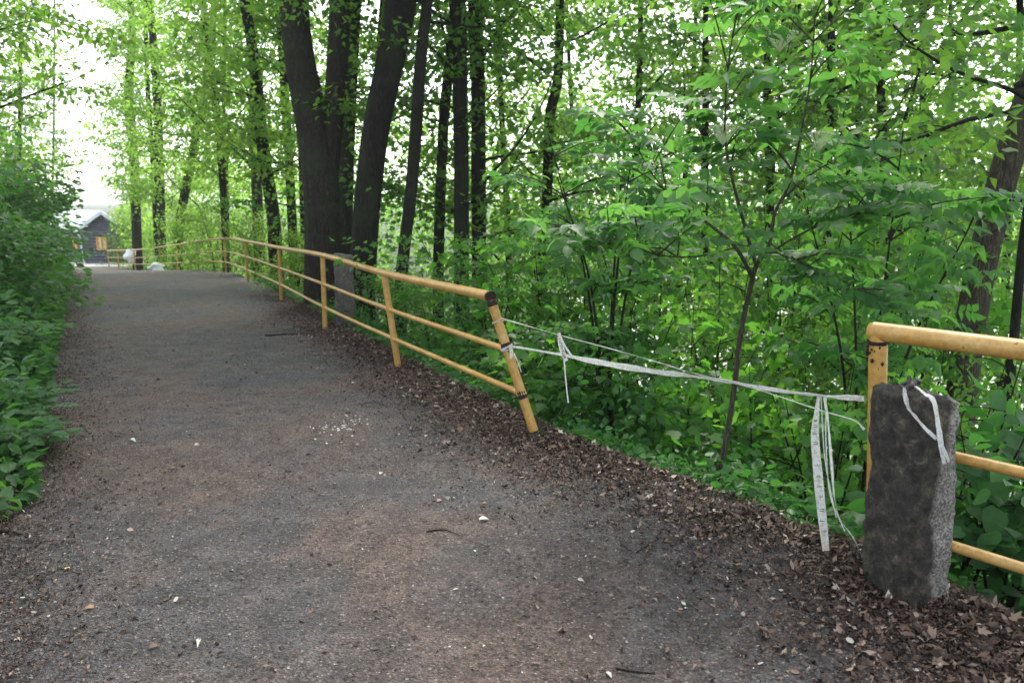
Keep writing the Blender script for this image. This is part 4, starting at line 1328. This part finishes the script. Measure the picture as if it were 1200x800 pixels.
for x, y in xy_drift(.6, 1.9, 9)(rs, 900):
    a = rs.random() * 6.28; l_ = .02 + .07 * rs.random(); z = g(x, y) + .015 + .03 * rs.random(); q = np.array([math.cos(a), math.sin(a), rs.normal() * .2]) * l_
    tube(mb, np.array([[x, y, z], np.array([x, y, z]) + q * .5 + rs.normal(size=3) * .004, np.array([x, y, z]) + q]), .0013, 4, rnd=.3 + .5 * rs.random())
o = mb.build('leaf_litter', M_litter); tag(o, 'thick band of dry brown leaves along the broken edge of the path', 'leaf litter', kind='stuff')
mb = scatter_litter(26000, 42, xy_left(.34, 2.0, 24), .010, .017, CURL)
o = mb.build('leaf_litter', M_litter); tag(o, 'thin scatter of dry brown leaves along the left edge of the path', 'leaf litter', kind='stuff')
mb = scatter_litter(26000, 43, xy_path(1.8, 14, 1.9), .003, .011, KITE, .06)
o = mb.build('path_crumbs', M_grit); tag(o, 'fine leaf crumbs and grit strewn over the path', 'debris', kind='stuff')
mb = scatter_litter(1500, 44, xy_path(1.8, 20, 1.6), .004, .026, OVAL, .35)
o = mb.build('path_leaves', M_litter); tag(o, 'small dry leaves scattered singly over the path', 'leaves', kind='stuff')
# pebbles
r = np.random.default_rng(45); mb = MB()
P = xy_path(1.9, 12, 1.7)(r, 2600)
for x, y in P:
    s = .003 + .006 * r.random() ** 2
    z = g(x, y) + .004
    tube(mb, np.array([[x, y, z - s * .3], [x + s * .2, y, z + s * .3], [x, y, z + s]]), [s, s * 1.05, s * .4], 6, rnd=r.beta(2, 2.2))
o = mb.build('gravel', M_grit); tag(o, 'small loose stones on the trodden path', 'gravel', kind='stuff')

# pale crumbs patch and single scraps
r = np.random.default_rng(46); mb = MB()
M_chalk = simple('chalky white crumbs', (.55, .53, .50), .9, .2, .2, 30)
c = px(402, 503, 5.6); n = 90
pc = np.column_stack([c[0] + r.normal(size=n) * .10, 5.62 + r.normal(size=n) * .16])
for x, y in pc:
    s = .003 + .007 * r.random(); z = g(x, y) + .003
    tube(mb, np.array([[x, y, z], [x, y, z + s * .6]]), [s, s * .5], 5)
o = mb.build('chalk_crumbs', M_chalk); tag(o, 'patch of chalky white crumbs in the middle of the path', 'debris', kind='stuff')
M_pale = simple('pale fallen leaf', (.42, .45, .36), .6, .3, .2, 20)
M_yel = simple('yellow fallen leaf', (.42, .33, .10), .6, .3, .2, 20)
M_brn = simple('light brown fallen leaf', (.30, .17, .09), .6, .3, .2, 20)
scr = [(561, 615, M_pale, 'whitish scrap of leaf lying alone in the middle of the path', .05), (645, 521, M_pale, 'small bright white scrap beside the leaf litter near the leaning post', .035),
       (152, 519, M_pale, 'pale leaf lying on the left part of the path level with the post foot', .05), (81, 666, M_yel, 'small yellow leaf at the lower left of the path', .035),
       (803, 713, M_pale, 'pale green leaf at the bottom of the path right of its middle', .035), (658, 738, M_brn, 'light brown leaf near the bottom middle of the path', .04),
       (234, 751, M_pale, 'pale oval leaf nearest the camera on the left half of the path', .035), (111, 714, M_brn, 'tan leaf in the bottom left corner of the path', .04)]
for x, y, m_, lb, s in scr:
    Yd = 1.6 / math.tan(PITCH + math.atan((y - 400) / F)); p = px(x, y, Yd); p[2] = g(p[0], p[1]) + .014
    mb = MB(); a = x * .37
    tv = OVAL[0].copy(); tv[:, 2] *= 2
    leaves(mb, (tv, OVAL[1]), np.array([p]), np.array([[math.cos(a), math.sin(a), .12]]), np.array([[.1, -.1, 1.]]), np.array([s]), .5)
    o = mb.build('fallen_leaf', m_); tag(o, lb, 'fallen leaf', 'single leaves lying on the path')
# sticks
def stick(pts, r0, label):
    P = []
    for x, y in pts:
        Yd = 1.6 / math.tan(PITCH + math.atan((y - 400) / F)); p = px(x, y, Yd); p[2] = g(p[0], p[1]) + .012; P.append(p)
    mb = MB(); Q, rq = smooth_path(P, np.linspace(r0, r0 * .5, len(P)), 14); tube(mb, Q, rq, 7, bump=.1)
    o = mb.build('stick', M_twig); tag(o, label, 'stick', 'dead sticks on the ground')
stick([(-10, 628), (12, 626), (26, 628)], .010, 'dark broken stick poking in from the left margin')
stick([(-5, 618), (30, 598), (52, 588)], .006, 'pale stick at the foot of the left herbs')
stick([(722, 786), (745, 790), (768, 792)], .005, 'thin dark twig at the bottom of the path below the pale leaves')
stick([(746, 652), (760, 643), (775, 634)], .004, 'thin straight twig lying in the leaf litter right of the middle')
stick([(310, 383), (340, 381), (372, 380)], .012, 'dark stick lying across the path left of the stone post')
stick([(500, 628), (520, 626), (543, 634)], .004, 'thin brown twig left of the whitish scrap on the path')

# ------------------------------------------------------------------ haze of damp woodland air
M_haze = bpy.data.materials.new('damp woodland air'); M_haze.use_nodes = True
t = M_haze.node_tree; t.nodes.remove(t.nodes['Principled BSDF'])
pv = t.nodes.new('ShaderNodeVolumePrincipled')
pv.inputs['Color'].default_value = (.93, .97, .95, 1)
pv.inputs['Density'].default_value = HAZE
pv.inputs['Anisotropy'].default_value = .35
t.links.new(pv.outputs[0], t.nodes['Material Output'].inputs['Volume'])
mb = MB(); box(mb, (0, 300, 6), (2400, 2400, 46))
o = mb.build('haze', M_haze, smooth=False); tag(o, 'pale damp air between the trees', 'haze', kind='stuff')
